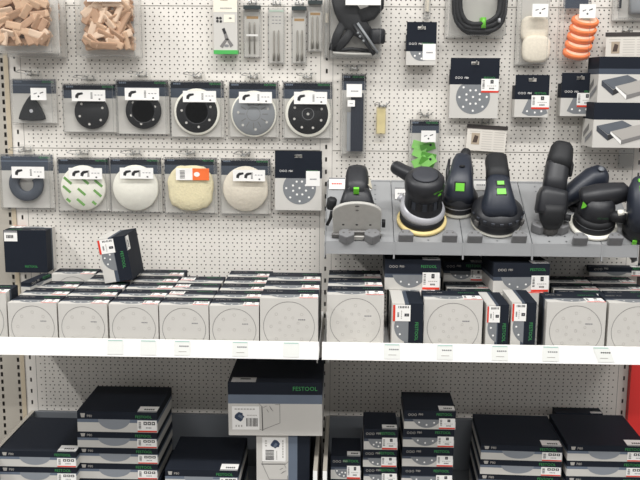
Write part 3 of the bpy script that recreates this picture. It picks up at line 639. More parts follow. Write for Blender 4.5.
g = MB(); g.tube([kp_(333, 53, -0.07), kp_(350, 54, -0.07), kp_(378, 54.5, -0.07)], 0.0045, ALU, 8); g.build('cross_rod', t_)
g = MB(); g.loft([kp_(335, 51, -0.045), kp_(352, 49, -0.045), kp_(376, 52, -0.045)], [(0.012, 0.006), (0.016, 0.006), (0.010, 0.006)], RUBBER, (0,1,0), 4.0, 10); g.build('base_strap', t_)
for (a1, b1) in [(358, 33), (360, 36.5), (363.5, 41)]:
    g = MB(); g.lathe([(0.004, 0), (0.004, 0.004)], GREYPL, 10, 'y'); g.build('button', t_, kp_(a1, b1, -0.0745))
place_sticker(t_, (345.5, -8, 381, 5), 'plain', p0, -0.085)
t_, p0, w_, h_ = clear_box('clear_side_pack', 'slim empty-looking clear pack edge left of the black guide kit', 'clear pack', (323.5, -8, 329.5, 58), 0.045, yb=-0.006, hooky=False, mt=CLEAR2)
g = MB(); g.box((-w_*0.3, -0.01, h_*0.55), (w_*0.3, -0.006, h_*0.7), FELT); g.build('insert', t_)
t_, p0, w_, h_ = clear_box('clear_strip_pack', 'narrow clear plastic strip hanging above the small navy disc box', 'clear pack', (424, -8, 431.5, 18), 0.02, mt=CLEAR2, back=CARD)
g = MB(); g.box((-0.006, -0.012, 0.02), (0.006, -0.004, 0.07), FELT); g.build('insert', t_)
# cable pack
t_, p0, w_, h_ = clear_box('cable_pack', 'large clear box holding a coiled black power cable with green tie', 'cable', (447, -10, 509, 37), 0.075, yb=-0.012)
for k in range(6):
    rr = random.Random(20+k); s = k % 3; y = -0.02-0.02*(k//3)-0.004*s; pts = []; inn = 0.010*s
    x0_, z0_ = rel(480, 2, p0, -0.05); rx = 0.078-inn*0.8; rz = 0.088-inn*1.1+rr.uniform(-.004, .004)
    pts = [(x0_-rx+0.004, y, z0_+0.05), (x0_-rx, y, z0_+0.01)]+[(x0_+rx*math.copysign(abs(math.cos(a))**0.75, math.cos(a)), y+rr.uniform(-.002, .002), z0_-rz*math.sin(a)**0.8+0.004*math.sin(3*a+k)) for a in [R(180-15*j) for j in range(1, 12)]]+[(x0_+rx, y, z0_+0.01), (x0_+rx-0.004, y, z0_+0.05)]
    g = MB(); g.loft(pts, [0.0072]*len(pts), RUBBER, (0,1,0), 2.0, 10); g.build('cable_loop', t_)
x0_, z0_ = rel(483.5, 22.5, p0, -0.06); g = MB(); g.loft([(x0_, -0.032, z0_-0.017), (x0_, -0.032, z0_+0.015)], [(0.0085, 0.024)]*2, LIME, (1,0,0), 4.0, 12); g.build('cable_tie', t_)
x0_, z0_ = rel(499, 20.5, p0, -0.06); g = MB(); g.loft([(x0_, -0.05, z0_-0.006), (x0_, -0.05, z0_+0.006)], [(0.004, 0.012)]*2, SILVER, (1,0,0), 4.0, 10); g.build('cable_ferrule', t_)
# fleece pads
t_, p0, w_, h_ = clear_box('fleece_pad_pack', 'clear pack with two cream fleece pads, one above the other', 'polishing pad', (517, -8, 552, 65), 0.05, yb=-0.012)
for (cx, cy, y) in [(535.5, 29, -0.012), (536, 49, -0.026)]:
    x, z = rel(cx, cy, p0, -0.04); g = MB()
    g.loft([(x, y+0.008, z), (x, y+0.004, z), (x, y-0.006, z), (x, y-0.010, z)], [(0.038, 0.036), (0.043, 0.041), (0.043, 0.041), (0.034, 0.032)], FELT, (1,0,0), 3.2, 28); g.build('fleece_pad', t_)
place_sticker(t_, (532, 4, 548.5, 17), 'small', p0, -0.063)
# orange discs
t_, p0, w_, h_ = clear_box('orange_sponge_pack', 'clear pack of five orange polishing sponges in a leaning stack', 'polishing sponge', (560, -8, 594, 61), 0.055, yb=-0.012, back=None)
g = MB(); zt_ = rel(580, 8, p0, -0.05)[1]; g.box((-w_*0.40, -0.020, zt_), (w_*0.44, -0.018, h_-0.004), NAVY2); g.build('header_card', t_)
for k in range(5):
    cx, cy = 584.5-k*2.2, 23.5+8.0*k; x, z = rel(cx, cy, p0, -0.045)
    g = MB(); g.lathe([(0.038, 0), (0.042, 0.004), (0.042, 0.016), (0.038, 0.020)], OFOAM, 30, 'z'); g.lathe([(0.034, 0.0198), (0.033, 0.0215)], PEACH, 26, 'z'); g.lathe([(0.012, 0.0213), (0.010, 0.0225)], FELT, 16, 'z')
    o = g.build('sponge_disc', t_, (x, -0.030, z)); o.rotation_euler = (R(40), R(6), 0); o.scale = (1, 0.62, 0.85)
place_sticker(t_, (579, 4, 596, 18), 'small', p0, -0.069)
# grey item pack at the right edge
t_, p0, w_, h_ = clear_box('grey_part_pack', 'clear pack with a grey part at the top right corner', 'spare part', (616, -10, 668, 20), 0.05, yb=-0.012, back=CARD)
x, z = rel(621, 4, p0, -0.04); g = MB(); g.box((-0.004, -0.02, -0.012), (0.004, -0.004, 0.05), BLACK); bevel(g.build('dark_pin', t_, (x, 0, z)), 0.002)
g = MB(); g.loft([(x+0.03, -0.02, z), (x+0.13, -0.02, z)], [(0.03, 0.014), (0.03, 0.014)], GREYPL, (0,0,1), 4.0, 14); g.build('grey_part', t_)
# leaflets
def leaflet(label, rect, rot, Y, thumb):
    a = atY(rect[0], rect[3], Y); b = atY(rect[2], rect[1], Y); w_ = b.x-a.x; h_ = b.z-a.z
    t_ = thing('product_leaflet', label, 'leaflet', (a.x+w_/2, Y, a.z), (0, rot, 0), 'paper leaflets'); hw = w_/2
    g = MB(); g.box((-hw, -0.001, 0), (hw, 0, h_), mat('off_white_paper', (220, 214, 204), 0.6, noise=0.02)); g.build('sheet', t_)
    g = MB(); g.box((-hw-0.002, -0.003, h_-0.010), (hw+0.002, 0.001, h_+0.002), mat('dark_brown_strip', (56, 50, 48), 0.5)); g.build('header_strip', t_)
    g = MB(); y = -0.0014
    for r_ in range(8):
        for c_ in range(3):
            if c_ == 0 and r_ < 6 and thumb: continue
            g.rect(-hw*0.86+c_*w_*0.31, h_*(0.08+0.095*r_), -hw*0.86+c_*w_*0.31+w_*0.26, h_*(0.11+0.095*r_), y, mat('very_faint_print', (200, 194, 185), 0.6, noise=0))
    if thumb:
        u, v = -hw*0.70, h_*0.32; g.rect(u-0.004, v-0.006, u+0.022, v+0.030, y-0.0002, mat('tan_print', (176, 160, 140), 0.6)); g.poly([(u, v), (u+0.014, v), (u+0.018, v+0.02), (u+0.006, v+0.024)], y-0.0004, mat('dark_brown_print', (74, 60, 52), 0.6))
    g.build('print', t_)
    hook(a.x+w_/2, a.z+h_+0.004, 0.03, 'wire hook of the '+label, 0)
leaflet('paper leaflet with dark header hanging above the sanders', (465.5, 126, 506, 151), R(3.2), -0.02, True)
leaflet('paper leaflet with dark header above the big block cartons', (605, 33, 652, 60), R(-1), -0.035, True)
# long dark tool in narrow pack
t_, p0, w_, h_ = pack_base('black_bar_pack', 'long black bar in a narrow clear pack', 'tool accessory', (341, 74, 366, 154), t=0.04, hdr=0.20, group='narrow packs above the tools')
x, z0_ = rel(356.5, 153, p0, -0.035); _, z1_ = rel(356, 95, p0, -0.035); g = MB(); g.box((-0.0195, -0.034, 0), (0.0195, -0.004, z1_-z0_), NAVYPL); bevel(g.build('black_bar', t_, (x, 0, z0_+0.006)), 0.004)
g = MB(); g.box((-0.012, -0.03, 0), (0.0, -0.004, z1_-z0_-0.06), GREYPL); bevel(g.build('grey_edge', t_, (x-0.0195, 0, z0_+0.006)), 0.002)
place_sticker(t_, (346.5, 84, 362, 97), 'plain', p0, -0.0535); place_sticker(t_, (347.5, 100, 355, 106.5), 'plain', p0, -0.0535)
# yellow tag on an empty hook
a = atY(376, 134, -0.02); b = atY(386, 107, -0.02); w_ = b.x-a.x; h_ = b.z-a.z
t_ = thing('yellow_tag', 'small yellowed clear plastic tag on an otherwise empty hook', 'tag', (a.x+w_/2, -0.02, a.z))
g = MB(); g.box((-w_/2, -0.003, 0), (w_/2, 0, h_), YTAG); g.build('plastic_sleeve', t_); g = MB(); g.box((-w_*0.42, -0.0018, h_*0.03), (w_*0.42, -0.001, h_*0.94), mat('yellow_paper', (228, 219, 188), 0.6)); g.build('paper_insert', t_)
hook(atY(383, 107, -0.02).x, atY(386, 107, -0.02).z-0.002, 0.06, 'wire peg hook with the yellow tag', 1)
# green card pack
t_, p0, w_, h_ = pack_base('green_card_pack', 'clear pack of lime green cards behind the silver-collared sander', 'green cards', (409, 120, 440, 171), t=0.03, hdr=0.26, group='narrow packs above the tools')
for k, (px, py, an) in enumerate([(417, 146, 8), (428, 147, -10), (420, 154, 12), (429, 157, 6), (419, 164, -14), (427, 167, 10), (432, 163, -20)]):
    x, z = rel(px, py, p0, -0.03); g = MB(); g.box((-0.024, -0.002, -0.0135), (0.024, 0, 0.0135), mat('green_card' if k % 2 else 'light_green_card', (104, 178, 72) if k % 2 else (134, 200, 100), 0.5, noise=0.05)); g.lathe([(0.004, 0), (0.004, 0.001)], NAVY, 8, 'y', (0.01, -0.0025, 0.004))
    x = max(-w_/2+0.033, min(w_/2-0.033, x)); z = max(0.03, z)
    o = g.build('green_card', t_, (x, -0.004-0.0034*k, z)); o.rotation_euler = (0.22 if k % 2 else -0.20, R(an*1.8), 0.1 if k % 3 else -0.12)
place_sticker(t_, (421, 130.5, 436, 142), 'small', p0, -0.0435)
# faint pouch
a = atY(618, 168, -0.012); b = atY(635, 149, -0.012); g = MB(); g.box((0, -0.003, 0), (b.x-a.x, 0, b.z-a.z), CLEAR2)
t_ = thing('clear_pouch', 'faint small clear pouch on the wall under the big block cartons', 'pouch', (a.x, -0.008, a.z)); g.build('pouch', t_)
g = MB(); g.box((0.006, -0.002, 0.006), (b.x-a.x-0.006, -0.001, b.z-a.z-0.02), CARD); g.build('insert', t_); hook((a.x+b.x)/2, b.z+0.003, 0.03, 'wire peg hook of the faint clear pouch')

# big sanding block cartons
for (rc, lab, zp) in [((597, 57, 672, 102.5), 'big navy carton with pictured sanding blocks, upper of two', 0), ((592, 103, 672, 147.5), 'big navy carton with pictured sanding blocks, lower of two', 1)]:
    yf = -0.155; yb = -0.030; a = atY(rc[0], rc[3], yf); b = atY(rc[2], rc[1], yf); w_ = b.x-a.x; h_ = b.z-a.z; t = yb-yf
    t_ = thing('sanding_block_carton', lab, 'carton', ((a.x+b.x)/2, yb, a.z), group='sanding block cartons'); hw = w_/2; zn = h_*0.60; zm = h_*0.70 if zp == 0 else h_*0.60; hz = h_*0.60 if zp == 0 else h_*0.62
    g = MB(); g.box((-hw, -t, 0), (hw, 0, h_*0.62), CARD); g.box((-hw, -t, h_*0.62), (hw, 0, h_*0.74), NAVY2 if zp == 0 else NAVY, {'bot': None, 'top': None}); g.box((-hw, -t, h_*0.74), (hw, 0, h_), NAVY, {'bot': None}); bevel(g.build('carton', t_), 0.0015)
    g = MB(); y = -t-0.0008; S = h_*0.62
    g.poly([(-hw+0.010, S*.60), (-hw+0.045, S*.25), (-hw+0.045, S*.45), (-hw+0.010, S*.78)], y, mat('charcoal_print', (58, 62, 70), 0.6)); g.poly([(-hw+0.010, S*.78), (-hw+0.045, S*.47), (-hw+0.115, S*.80), (-hw+0.085, S*.98)], y, mat('dark_grey_print', (92, 97, 104), 0.6)); g.poly([(-hw+0.045, S*.25), (-hw+0.062, S*.36), (-hw+0.062, S*.55), (-hw+0.045, S*.45)], y, INK)
    y -= 0.0003
    g.poly([(-hw+0.052, S*.50), (-hw+0.085, S*.12), (-hw+0.085, S*.30), (-hw+0.052, S*.58)], y, WHITE); g.poly([(-hw+0.052, S*.58), (-hw+0.085, S*.27), (-hw+0.19, S*.62), (-hw+0.15, S*.88)], y, FAINT); g.poly([(-hw+0.085, S*.12), (-hw+0.19, S*.50), (-hw+0.19, S*.62), (-hw+0.085, S*.27)], y, LINE)
    g.build('print', t_); g = MB()   # left side picture
    g.M = Matrix(((0, 1, 0, -hw), (-1, 0, 0, 0), (0, 0, 1, 0), (0, 0, 0, 1)))
    g.poly([(t*.15, S*.50), (t*.15, S*.30), (t*.62, S*.62), (t*.62, S*.85)], -0.0008, LINE); g.poly([(t*.35, S*.30), (t*.35, S*.10), (t*.9, S*.45), (t*.9, S*.62)], -0.0011, GINK)
    g.build('side_print', t_)
    g = MB(); g.box((-0.03, -0.0015, h_), (0.03, 0, h_+0.02) if zp == 0 else (0.03, 0, h_+0.001), NAVY); g.build('hang_flap', t_)
    hook((a.x+b.x)/2, a.z+h_+0.012 if zp == 0 else a.z+h_*0.9, 0.03, 'wire hook behind the '+lab)

# ------------------------------------------------------------------ cartons
_cm = {}
def carton_meshes(w_, d, h, kind):
    key = (round(w_, 4), round(d, 4), round(h, 4), kind)
    if key in _cm: return _cm[key]
    hw, hd = w_/2, d/2; sheet = kind.startswith('sheet')
    st_ = kind.startswith('disc1'); zl = h*(0.46 if sheet else (0.30 if st_ else 0.40)); zs = h*(0.62 if sheet else (0.44 if st_ else 0.53)); b = MB()
    b.box((-hw, -hd, 0), (hw, hd, zl), CARD, {'top': None}); b.box((-hw, -hd, zl), (hw, hd, zs), SLATE if sheet else NAVY2, {'top': None, 'bot': None}); b.box((-hw, -hd, zs), (hw, hd, h), NAVY, {'bot': None})
    body = b.mesh('carton')
    p = MB(); y = -hd-0.0004
    if sheet:
        r = w_*0.20; cz = h*0.72+0.0; pts = [(-r*0.2+r*math.cos(R(180+180*k/24)), max(0.005*0+h*0.10, h*0.62+ (h*0.50)*math.sin(R(180+180*k/24)))) for k in range(25)]
        p.poly(pts, y, mat('steel_blue_print', (132, 137, 143), 0.6, noise=0.02))
        p.poly([(-hw*0.90, h*0.70), (-hw*0.82, h*0.70), (-hw*0.80, h*0.90), (-hw*0.92, h*0.90)], y, FAINT); p.text('P80', -hw*0.76, h*0.72, 0.0075, y, FAINT)
    else:
        r = w_*0.31; cx = -w_*0.06; cz = r+h*0.07; pts = []
        for k in range(41):
            a = R(180+180*k/40); pts.append((cx+r*math.cos(a), cz+r*math.sin(a)))
        pts = [q for q in pts if q[1] <= zs] 
        if pts: p.poly(pts, y, DISCG)
        for rr, nn in ((0.45, 8), (0.80, 10)):
            for k in range(nn):
                a = 2*math.pi*k/nn+0.3; X, Z = cx+r*rr*math.cos(a), cz+r*rr*math.sin(a)
                if Z < zl-0.002: p.disc(X, Z, 0.0028, y-0.0003, WHITE, 8)
        for k in range(3 if kind != 'side' else 0): p.ring(-hw*0.80+k*0.009, h*0.77, 0.004, 0.0011, y, FAINT, 6)
        if kind != 'side': p.text('P80', -hw*0.80+0.027, h*0.74, 0.0065, y, FAINT)
    if kind == 'side': p.text('FESTOOL', hw*0.05, h*0.74, 0.009, y, GREEN, align='c')
    else: p.text('FESTOOL', hw*0.86, h*(0.70 if sheet else 0.74), 0.0085 if sheet else 0.008, y, GREEN, align='r')
    # underside: outlined disc with its hole pattern
    p.M = Matrix(((1, 0, 0, 0), (0, 0, -1, 0), (0, 1, 0, 0), (0, 0, 0, 1)))  # local (x,y,z) -> (x,-z,y): plane facing -z
    if not sheet:
        s = min(w_, d); p.ring(0, 0, s*0.445, 0.0013, -0.0004, LINE, 48)
        n = 8
        for k in range(8):
            a = R(45*k); p.ring(s*0.31*math.cos(a), s*0.31*math.sin(a), 0.0042, 0.0008, -0.0004, FAINT, 12)
        p.ring(0, 0, 0.0042, 0.0008, -0.0004, FAINT, 12)
        if w_ > 0.15:
            for k in range(8):
                a = R(45*k+22); p.ring(s*0.17*math.cos(a), s*0.17*math.sin(a), 0.0036, 0.0007, -0.0004, FAINT, 10)
        p.text('P80', s*0.17, -s*0.16, 0.0075, -0.0004, GINK) if False else None
        for k in range(4): p.rect(s*(0.16+0.032*k), s*0.115, s*(0.185+0.032*k), s*0.135, -0.0004, GINK)
    pr = p.mesh('print')
    sw, sh = (w_*0.24, h*0.56) if sheet else (w_*0.31, h*(0.42 if st_ else 0.56))
    if kind.startswith('small'): sw, sh = w_*0.44, h*0.56
    L = MB(); L.box((0, -0.0006, 0), (sw, 0, 0.0001), WHITE)
    lab = sticker(round(sw, 3), round(sh, 3), 'price3' if sheet or kind == 'disc125s' else 'price')
    T = MB(); T.box((0, 0, 0), (sw, min(0.045, d*0.25), 0.0006), WHITE)
    for k in range(5): T.add([(sw*(0.3+0.11*k), 0.014, 0.0009), (sw*(0.38+0.11*k), 0.014, 0.0009), (sw*(0.38+0.11*k), 0.024, 0.0009), (sw*(0.3+0.11*k), 0.024, 0.0009)], [(0,1,2,3)], INK)
    T.add([(0, 0, 0.0009), (sw, 0, 0.0009), (sw, 0.006, 0.0009), (0, 0.006, 0.0009)], [(0,1,2,3)], GINK)
    _cm[key] = (body, pr, lab, T.mesh('label_flap'), sw, sh); return _cm[key]
def carton(label, w_, d, h, M, kind='disc', group=None, flap=True, left=False, lz=None, name='disc_carton', cat='carton', lab_on=True):
    body, pr, lb, fl_, sw, sh = carton_meshes(w_, d, h, kind)
    o = bpy.data.objects.new(name, None); COL.objects.link(o); o.empty_display_size = 0.02; o.matrix_world = M; tag(o, label, cat, group)
    put(body, 'carton_body', o); put(pr, 'print', o)
    if lab_on:
        x = w_/2-sw-0.002 if not left else -w_/2+0.004
        put(lb, 'price_sticker', o, (x, -d/2-0.0008, lz if lz is not None else (0.002 if not left else h*0.3)))
        if flap: put(fl_, 'sticker_flap', o, (x, -d/2+0.001, h))
    return o
RX = Matrix.Rotation(R(-90), 4, 'X')
def standing(x, yfront, z, w_, h):     # circle face towards the aisle, printed side up, lid to the wall; returns the matrix
    return Matrix.Translation((x, yfront, z+w_/2)) @ RX
W125, H125, W150, H150 = 0.1375, 0.088, 0.161, 0.108
BF = -0.48
EPS = 0.0006
colnames = ['first', 'second', 'third', 'fourth', 'fifth']
rown = ['front', 'second', 'third', 'fourth', 'rearmost']
cols = [(8.5, 57, [0, 1, 2, 4]), (58, 108, [0, 1, 2, 3, 4]), (108.5, 159, [0, 1, 2, 3, 4]), (159.5, 208.5, [0, 1, 2, 3]), (209.5, 259, [0, 1, 2, 3, 4])]
rr = random.Random(4)
colx = []
for ci, (pa, pb, rows) in enumerate(cols):
    xc = (atY(pa, 322, BF).x+atY(pb, 322, BF).x)/2; colx.append(xc)
    for k in rows:
        dz = 0
        M = Matrix.Translation((xc+(rr.uniform(-.002, .002) if k else 0), BF+k*(H125+0.0055), SZ+EPS+W125/2)) @ RX
        carton('%s box of the %s column of small disc cartons from the end post' % (rown[k], colnames[ci]), W125, W125, H125, M, 'disc125s' if ci == 3 else 'disc125', 'small disc cartons on the white shelf', left=(ci == 3 and k > 0))
x6 = (atY(260.5, 320, BF).x+atY(317.5, 320, BF).x)/2
for k in range(3):
    M = Matrix.Translation((x6, BF+k*(H150+0.006), SZ+EPS+W150/2)) @ RX
    carton('%s box of the larger disc carton column beside the shelf joint' % ['front', 'middle', 'rear'][k], W150, W150, H150, M, 'disc150', 'large disc cartons on the white shelf')
# carton at the far left, turned, and the dark one lying across
M = Matrix.Translation((-0.884-W150/2, BF+0.006, SZ+EPS+W150/2)) @ Matrix.Rotation(R(3), 4, 'Z') @ RX
carton('disc carton cut off by the left picture edge', W150, W150, H150, M, 'disc150', 'large disc cartons on the white shelf')
ZT = SZ+W125+0.0015
M = Matrix.Translation((-0.868, -0.265, ZT)) @ Matrix.Rotation(R(80), 4, 'Z')
carton('slim navy carton lying front to back on the leftmost column', 0.13, 0.030, 0.022, M, 'small', 'small disc cartons on the white shelf', lab_on=False)
# navy-faced carton on top at the left, lid to the aisle
M = Matrix.Translation((-0.893-W125/2, -0.005, ZT+W125/2)) @ Matrix.Rotation(R(180), 4, 'Z') @ RX
nf = carton('navy-faced disc carton with red and white sticker standing at the left end', W125, W125, H125, M, 'disc125', 'disc cartons stood on top of the rows')
g = MB(); g.text('FESTOOL', -0.004, -0.052, 0.007, -0.0006, GREEN); o = g.build('lid_lettering', nf); o.matrix_local = Matrix(((-1, 0, 0, 0), (0, 0, -1, 0), (0, -1, 0, H125), (0, 0, 0, 1)))
RY = Matrix.Rotation(R(90), 4, 'Y')
GT = 'disc cartons stood on top of the rows'
# tilted carton standing on the second and third columns
M = Matrix.Translation((-0.668, -0.235, ZT+0.001)) @ Matrix.Rotation(R(-9), 4, 'Y') @ Matrix.Rotation(R(-1), 4, 'Z') @ Matrix.Translation((0, W125/2, W125/2)) @ RY
carton('disc carton standing tilted on top of the small carton rows', W125, W125, H125, M, 'side', GT, flap=True, left=True, lz=0.002)

# right bay: fronts
GB = 'large disc cartons under the tool display'
def fr(pa, pb, label, w_=W150, h=H150, yf=BF, rows=1, gap=0.004, names=None):
    xc = (atY(pa, 322, yf).x+atY(pb, 322, yf).x)/2
    for k in range(rows):
        M = Matrix.Translation((xc, yf+k*(h+gap), SZ+EPS+w_/2)) @ RX
        carton(label if k == 0 else '%s behind the %s' % (['next box', 'third box', 'rear box'][k-1], label), w_, w_, h, M, 'disc150', GB)
    return xc
fr(327.5, 383, 'outlined-disc carton just right of the shelf joint', rows=3, yf=-0.43)
fr(425, 481, 'outlined-disc carton between two turned cartons', rows=1, yf=-0.47)
fr(546, 606, 'outlined-disc carton second from the right end')
fr(608, 668, 'outlined-disc carton at the right picture edge')
for (xx, lb_, n_) in ((0.444, 'shaded row behind the middle outlined-disc carton', 3), (0.766, 'shaded row behind the carton second from the right', 3), (0.908, 'shaded row at the right picture edge', 3)):
    for k in range(n_):
        carton('%s carton of the %s' % (['front', 'middle', 'rear'][k], lb_), W125, W125, H125, Matrix.Translation((xx, -0.320+k*0.096, SZ+EPS+W125/2)) @ RX, 'disc125', GB)
def side(pa, label, yaw=16, w_=0.150, h=0.088, yf=BF, d=0.15):
    x = atY(pa, 330, yf).x
    M = Matrix.Translation((x, yf+0.004, SZ+EPS)) @ Matrix.Rotation(R(yaw), 4, 'Z') @ Matrix.Translation((0, d/2, w_/2)) @ RY
    return carton(label, w_, d, h, M, 'side', GB, left=True, lz=0.002)
side(392, 'turned disc carton with red-edged sticker left of the middle outlined disc', yaw=0, h=0.086)
side(486, 'turned disc carton with red-edged sticker, left one of the pair', yaw=1, h=0.062)
side(511, 'turned disc carton with red-edged sticker, right one of the pair', yaw=0, h=0.068, w_=0.158)
for q, (px_, lb_) in enumerate([(418, 'hidden disc carton carrying the left lying one'), (528, 'hidden disc carton carrying the right lying one')]):
    carton(lb_, W125, W125, 0.15, Matrix.Translation(((0.2676, 0.588)[q], -0.285, SZ+EPS+W125/2)) @ RX, 'disc125', GB)
# cartons lying on top in the right bay, lid up, printed side to the aisle
Z2 = SZ+W150+0.0015
Z3 = SZ+W125+0.0015
def lying(pa, pb, pyb, label, yaw=0, w_=None, h=0.094, d=0.16, z=Z2):
    c = atZ((pa+pb)/2, pyb, z); a = atY(pa, pyb, c.y); b = atY(pb, pyb, c.y); w2 = w_ or round(b.x-a.x, 3)
    M = Matrix.Translation((c.x, c.y, z+0.0005)) @ Matrix.Rotation(R(yaw), 4, 'Z') @ Matrix.Translation((0, d/2, 0))
    return carton(label, w2, d, h, M, 'disc', GT)
lying(384.5, 440, 290, 'navy disc carton lying squarely on top, left one under the tools', z=Z3, h=0.092)
lying(492, 549.5, 292.5, 'navy disc carton lying slightly turned on top, right one under the tools', yaw=4, w_=0.168, h=0.088, z=Z3)
lying(441, 486, 281, 'shaded disc carton lying at the back between the two on top', w_=0.125, h=0.06, d=0.12, z=Z3)
lying(588, 652, 276.5, 'shaded flat disc carton lying at the back by the right end', w_=0.20, h=0.030, d=0.10, z=Z3)

# ------------------------------------------------------------------ lower trays: stacks of cartons
TOPZ = TB+0.0005
def stack(pa, pb, pyt, Y, hs, label, kind='sheet', d=0.23, group='carton stacks in the base trays', yaw=0, jit=0.004, seed=1, name='abrasive_carton'):
    """front-top edge at pixel row pyt, depth Y; hs = heights of the boxes in view from the top down; one more fills down to the tray"""
    a = atY(pa, pyt, Y); b = atY(pb, pyt, Y); w_ = round(b.x-a.x, 3); x = (a.x+b.x)/2; z = (a.z+b.z)/2; r_ = random.Random(seed)
    hs = list(hs)
    while z-sum(hs)-0.03 > TOPZ+0.10: hs.append(hs[-1])
    rest = z-sum(hs)-TOPZ
    if rest > 0.012: hs.append(rest)
    else: hs[-1] += rest
    n = len(hs); names = ['top', 'second', 'third', 'fourth', 'fifth', 'sixth', 'seventh', 'eighth']
    for k, h in enumerate(hs):
        z -= h
        M = Matrix.Translation((x+(r_.uniform(-jit, jit) if k else 0), Y+(r_.uniform(0, jit) if k else 0)+d/2, z)) @ Matrix.Rotation(R(yaw), 4, 'Z')
        carton('%s carton of the %s' % (names[min(k, 7)], label), w_, d, h-0.0006, M, kind, group, name=name, flap=(k == 0))
stack(-1, 76, 451, -0.355, [0.051, 0.051], 'low stack of wide sheet cartons at the far left', d=0.27, seed=3)
stack(77, 157, 411.5, -0.325, [0.066, 0.051, 0.051, 0.051], 'tall stack of wide sheet cartons in the left tray', d=0.225, seed=4)
stack(165, 238, 470, -0.40, [0.055], 'low stack with the single wide lid in the left tray', d=0.25, seed=5)
stack(331, 361, 456, -0.33, [0.075], 'short stack of small cartons by the tray divider', 'small', d=0.14, seed=6)
stack(364, 398, 429, -0.33, [0.066, 0.056, 0.05], 'middle stack of small cartons in the right tray', 'small', d=0.14, seed=7)
stack(404.5, 456, 410.5, -0.33, [0.059, 0.059, 0.062], 'tall stack of disc cartons in the right tray', 'disc', d=0.16, seed=8)
stack(483, 564, 445.5, -0.33, [0.048, 0.048], 'left stack of wide sheet cartons in the right tray', d=0.25, seed=9, yaw=-2)
stack(568, 648, 445.5, -0.345, [0.050, 0.050], 'right stack of wide sheet cartons beside the red board', d=0.25, seed=10)
stack(556, 603, 413, -0.07, [0.05], 'dark cartons standing behind the right sheet stack', d=0.05, seed=12)
# large carton and the upright one it stands on
def big_carton(label, w_, d, h, M, vertical=False):
    o = bpy.data.objects.new('machine_carton', None); COL.objects.link(o); o.matrix_world = M; tag(o, label, 'carton', 'large machine cartons')
    hw, hd = w_/2, d/2; z1, z2 = h*0.60, h*0.77
    b_ = MB(); b_.box((-hw, -hd, 0), (hw, hd, z1), CARD, {'top': None}); b_.box((-hw, -hd, z1), (hw, hd, z2), SLATE, {'top': None, 'bot': None}); b_.box((-hw, -hd, z2), (hw, hd, h), NAVY, {'bot': None}); b_.build('carton_body', o)
    y = -hd-0.0005; p = MB(); p.text('FESTOOL', hw*0.90, h*0.85, h*0.075, y, GREEN, align='r'); p.build('lettering', o); p = MB()
    x0, x1 = -hw*0.18, hw*0.30      # line drawing of a bag
    for (q0, q1) in [((-0.36*hw, 0.615*h), (-0.28*hw, 0.55*h)), ((-0.28*hw, 0.55*h), (-0.27*hw, 0.09*h)), ((-0.27*hw, 0.10*h), (-0.36*hw, 0.12*h)), ((0.0*hw, 0.585*h), (0.10*hw, 0.59*h)), ((0.10*hw, 0.60*h), (0.10*hw, 0.24*h)), ((0.10*hw, 0.24*h), (-0.27*hw, 0.11*h)), ((-0.25*hw, 0.53*h), (-0.18*hw, 0.56*h)), ((-0.18*hw, 0.50*h), (-0.14*hw, 0.44*h)), ((-0.12*hw, 0.56*h), (-0.06*hw, 0.48*h)), ((-0.04*hw, 0.46*h), (-0.10*hw, 0.52*h))]:
        dx, dz = q1[0]-q0[0], q1[1]-q0[1]; L = math.hypot(dx, dz); t = 0.0012 if abs(dz) > 0.3*h and q0[0] < 0 else 0.0007; nx, nz = -dz/L*t, dx/L*t
        p.poly([(q0[0]-nx, q0[1]-nz), (q1[0]-nx, q1[1]-nz), (q1[0]+nx, q1[1]+nz), (q0[0]+nx, q0[1]+nz)], y, INK if t > 0.001 else LINE)
    p.build('print', o)
    g = MB(); lw, lh = w_*0.29, h*0.44; g.box((0, -0.0006, 0), (lw, 0, lh), WHITE); y = -0.001
    rr_ = random.Random(2); cx, cz = lw*0.27, lh*0.56
    pts = [(cx+lw*0.17*(0.8+0.3*rr_.random())*math.cos(R(24*k)), cz+lh*0.20*(0.8+0.35*rr_.random())*math.sin(R(24*k))) for k in range(15)]; g.poly(pts, y, mat('dark_blue_print', (44, 58, 82), 0.6)); g.poly([(cx-lw*.06, cz+lh*.02), (cx+lw*.10, cz-lh*.10), (cx+lw*.13, cz+lh*.02), (cx, cz+lh*.10)], y-0.0003, SLATE)
    for k in range(9): g.rect(lw*(0.52+0.048*k), lh*0.14, lw*(0.52+0.048*k+rr_.choice([.02, .03])), lh*0.50, y, INK)
    for k in range(7): g.rect(lw*(0.10+0.11*k), lh*0.86, lw*(0.18+0.11*k), lh*0.91, y, FAINT); g.rect(lw*(0.55+0.055*k), lh*0.60, lw*(0.585+0.055*k), lh*0.64, y, FAINT)
    for k in range(3): g.rect(lw*(0.12+0.1*k), lh*0.12, lw*(0.17+0.1*k), lh*0.20, y, FAINT)
    g.build('product_label', o, (-hw*0.92, -hd-0.0003, h*0.11))
    T = MB(); T.box((0, 0, 0), (w_*0.26, 0.04, 0.0006), mat('grey_sticker_paper', (176, 174, 172), 0.5)); T.add([(w_*0.09, 0.02, 0.001), (w_*0.20, 0.02, 0.001), (w_*0.20, 0.03, 0.001), (w_*0.09, 0.03, 0.001)], [(0,1,2,3)], INK); T.build('lid_sticker', o, (-hw*0.93, -hd+0.003, h)) if not vertical else None
    if vertical: bpy.data.meshes.remove(T.mesh('unused'))
    return o
YB = -0.375
zb = (atY(228, 437, YB).z+atY(322, 434, YB).z)/2; zt = (atY(228, 384, YB).z+atY(322, 381, YB).z)/2
xa, xb = atY(228.5, 410, YB).x, atY(322.5, 410, YB).x
up_w = zb-TOPZ-0.002
xu0, xu1 = atY(256.5, 460, -0.36).x, atY(309.5, 460, -0.36).x
hv = (xu1-xu0)
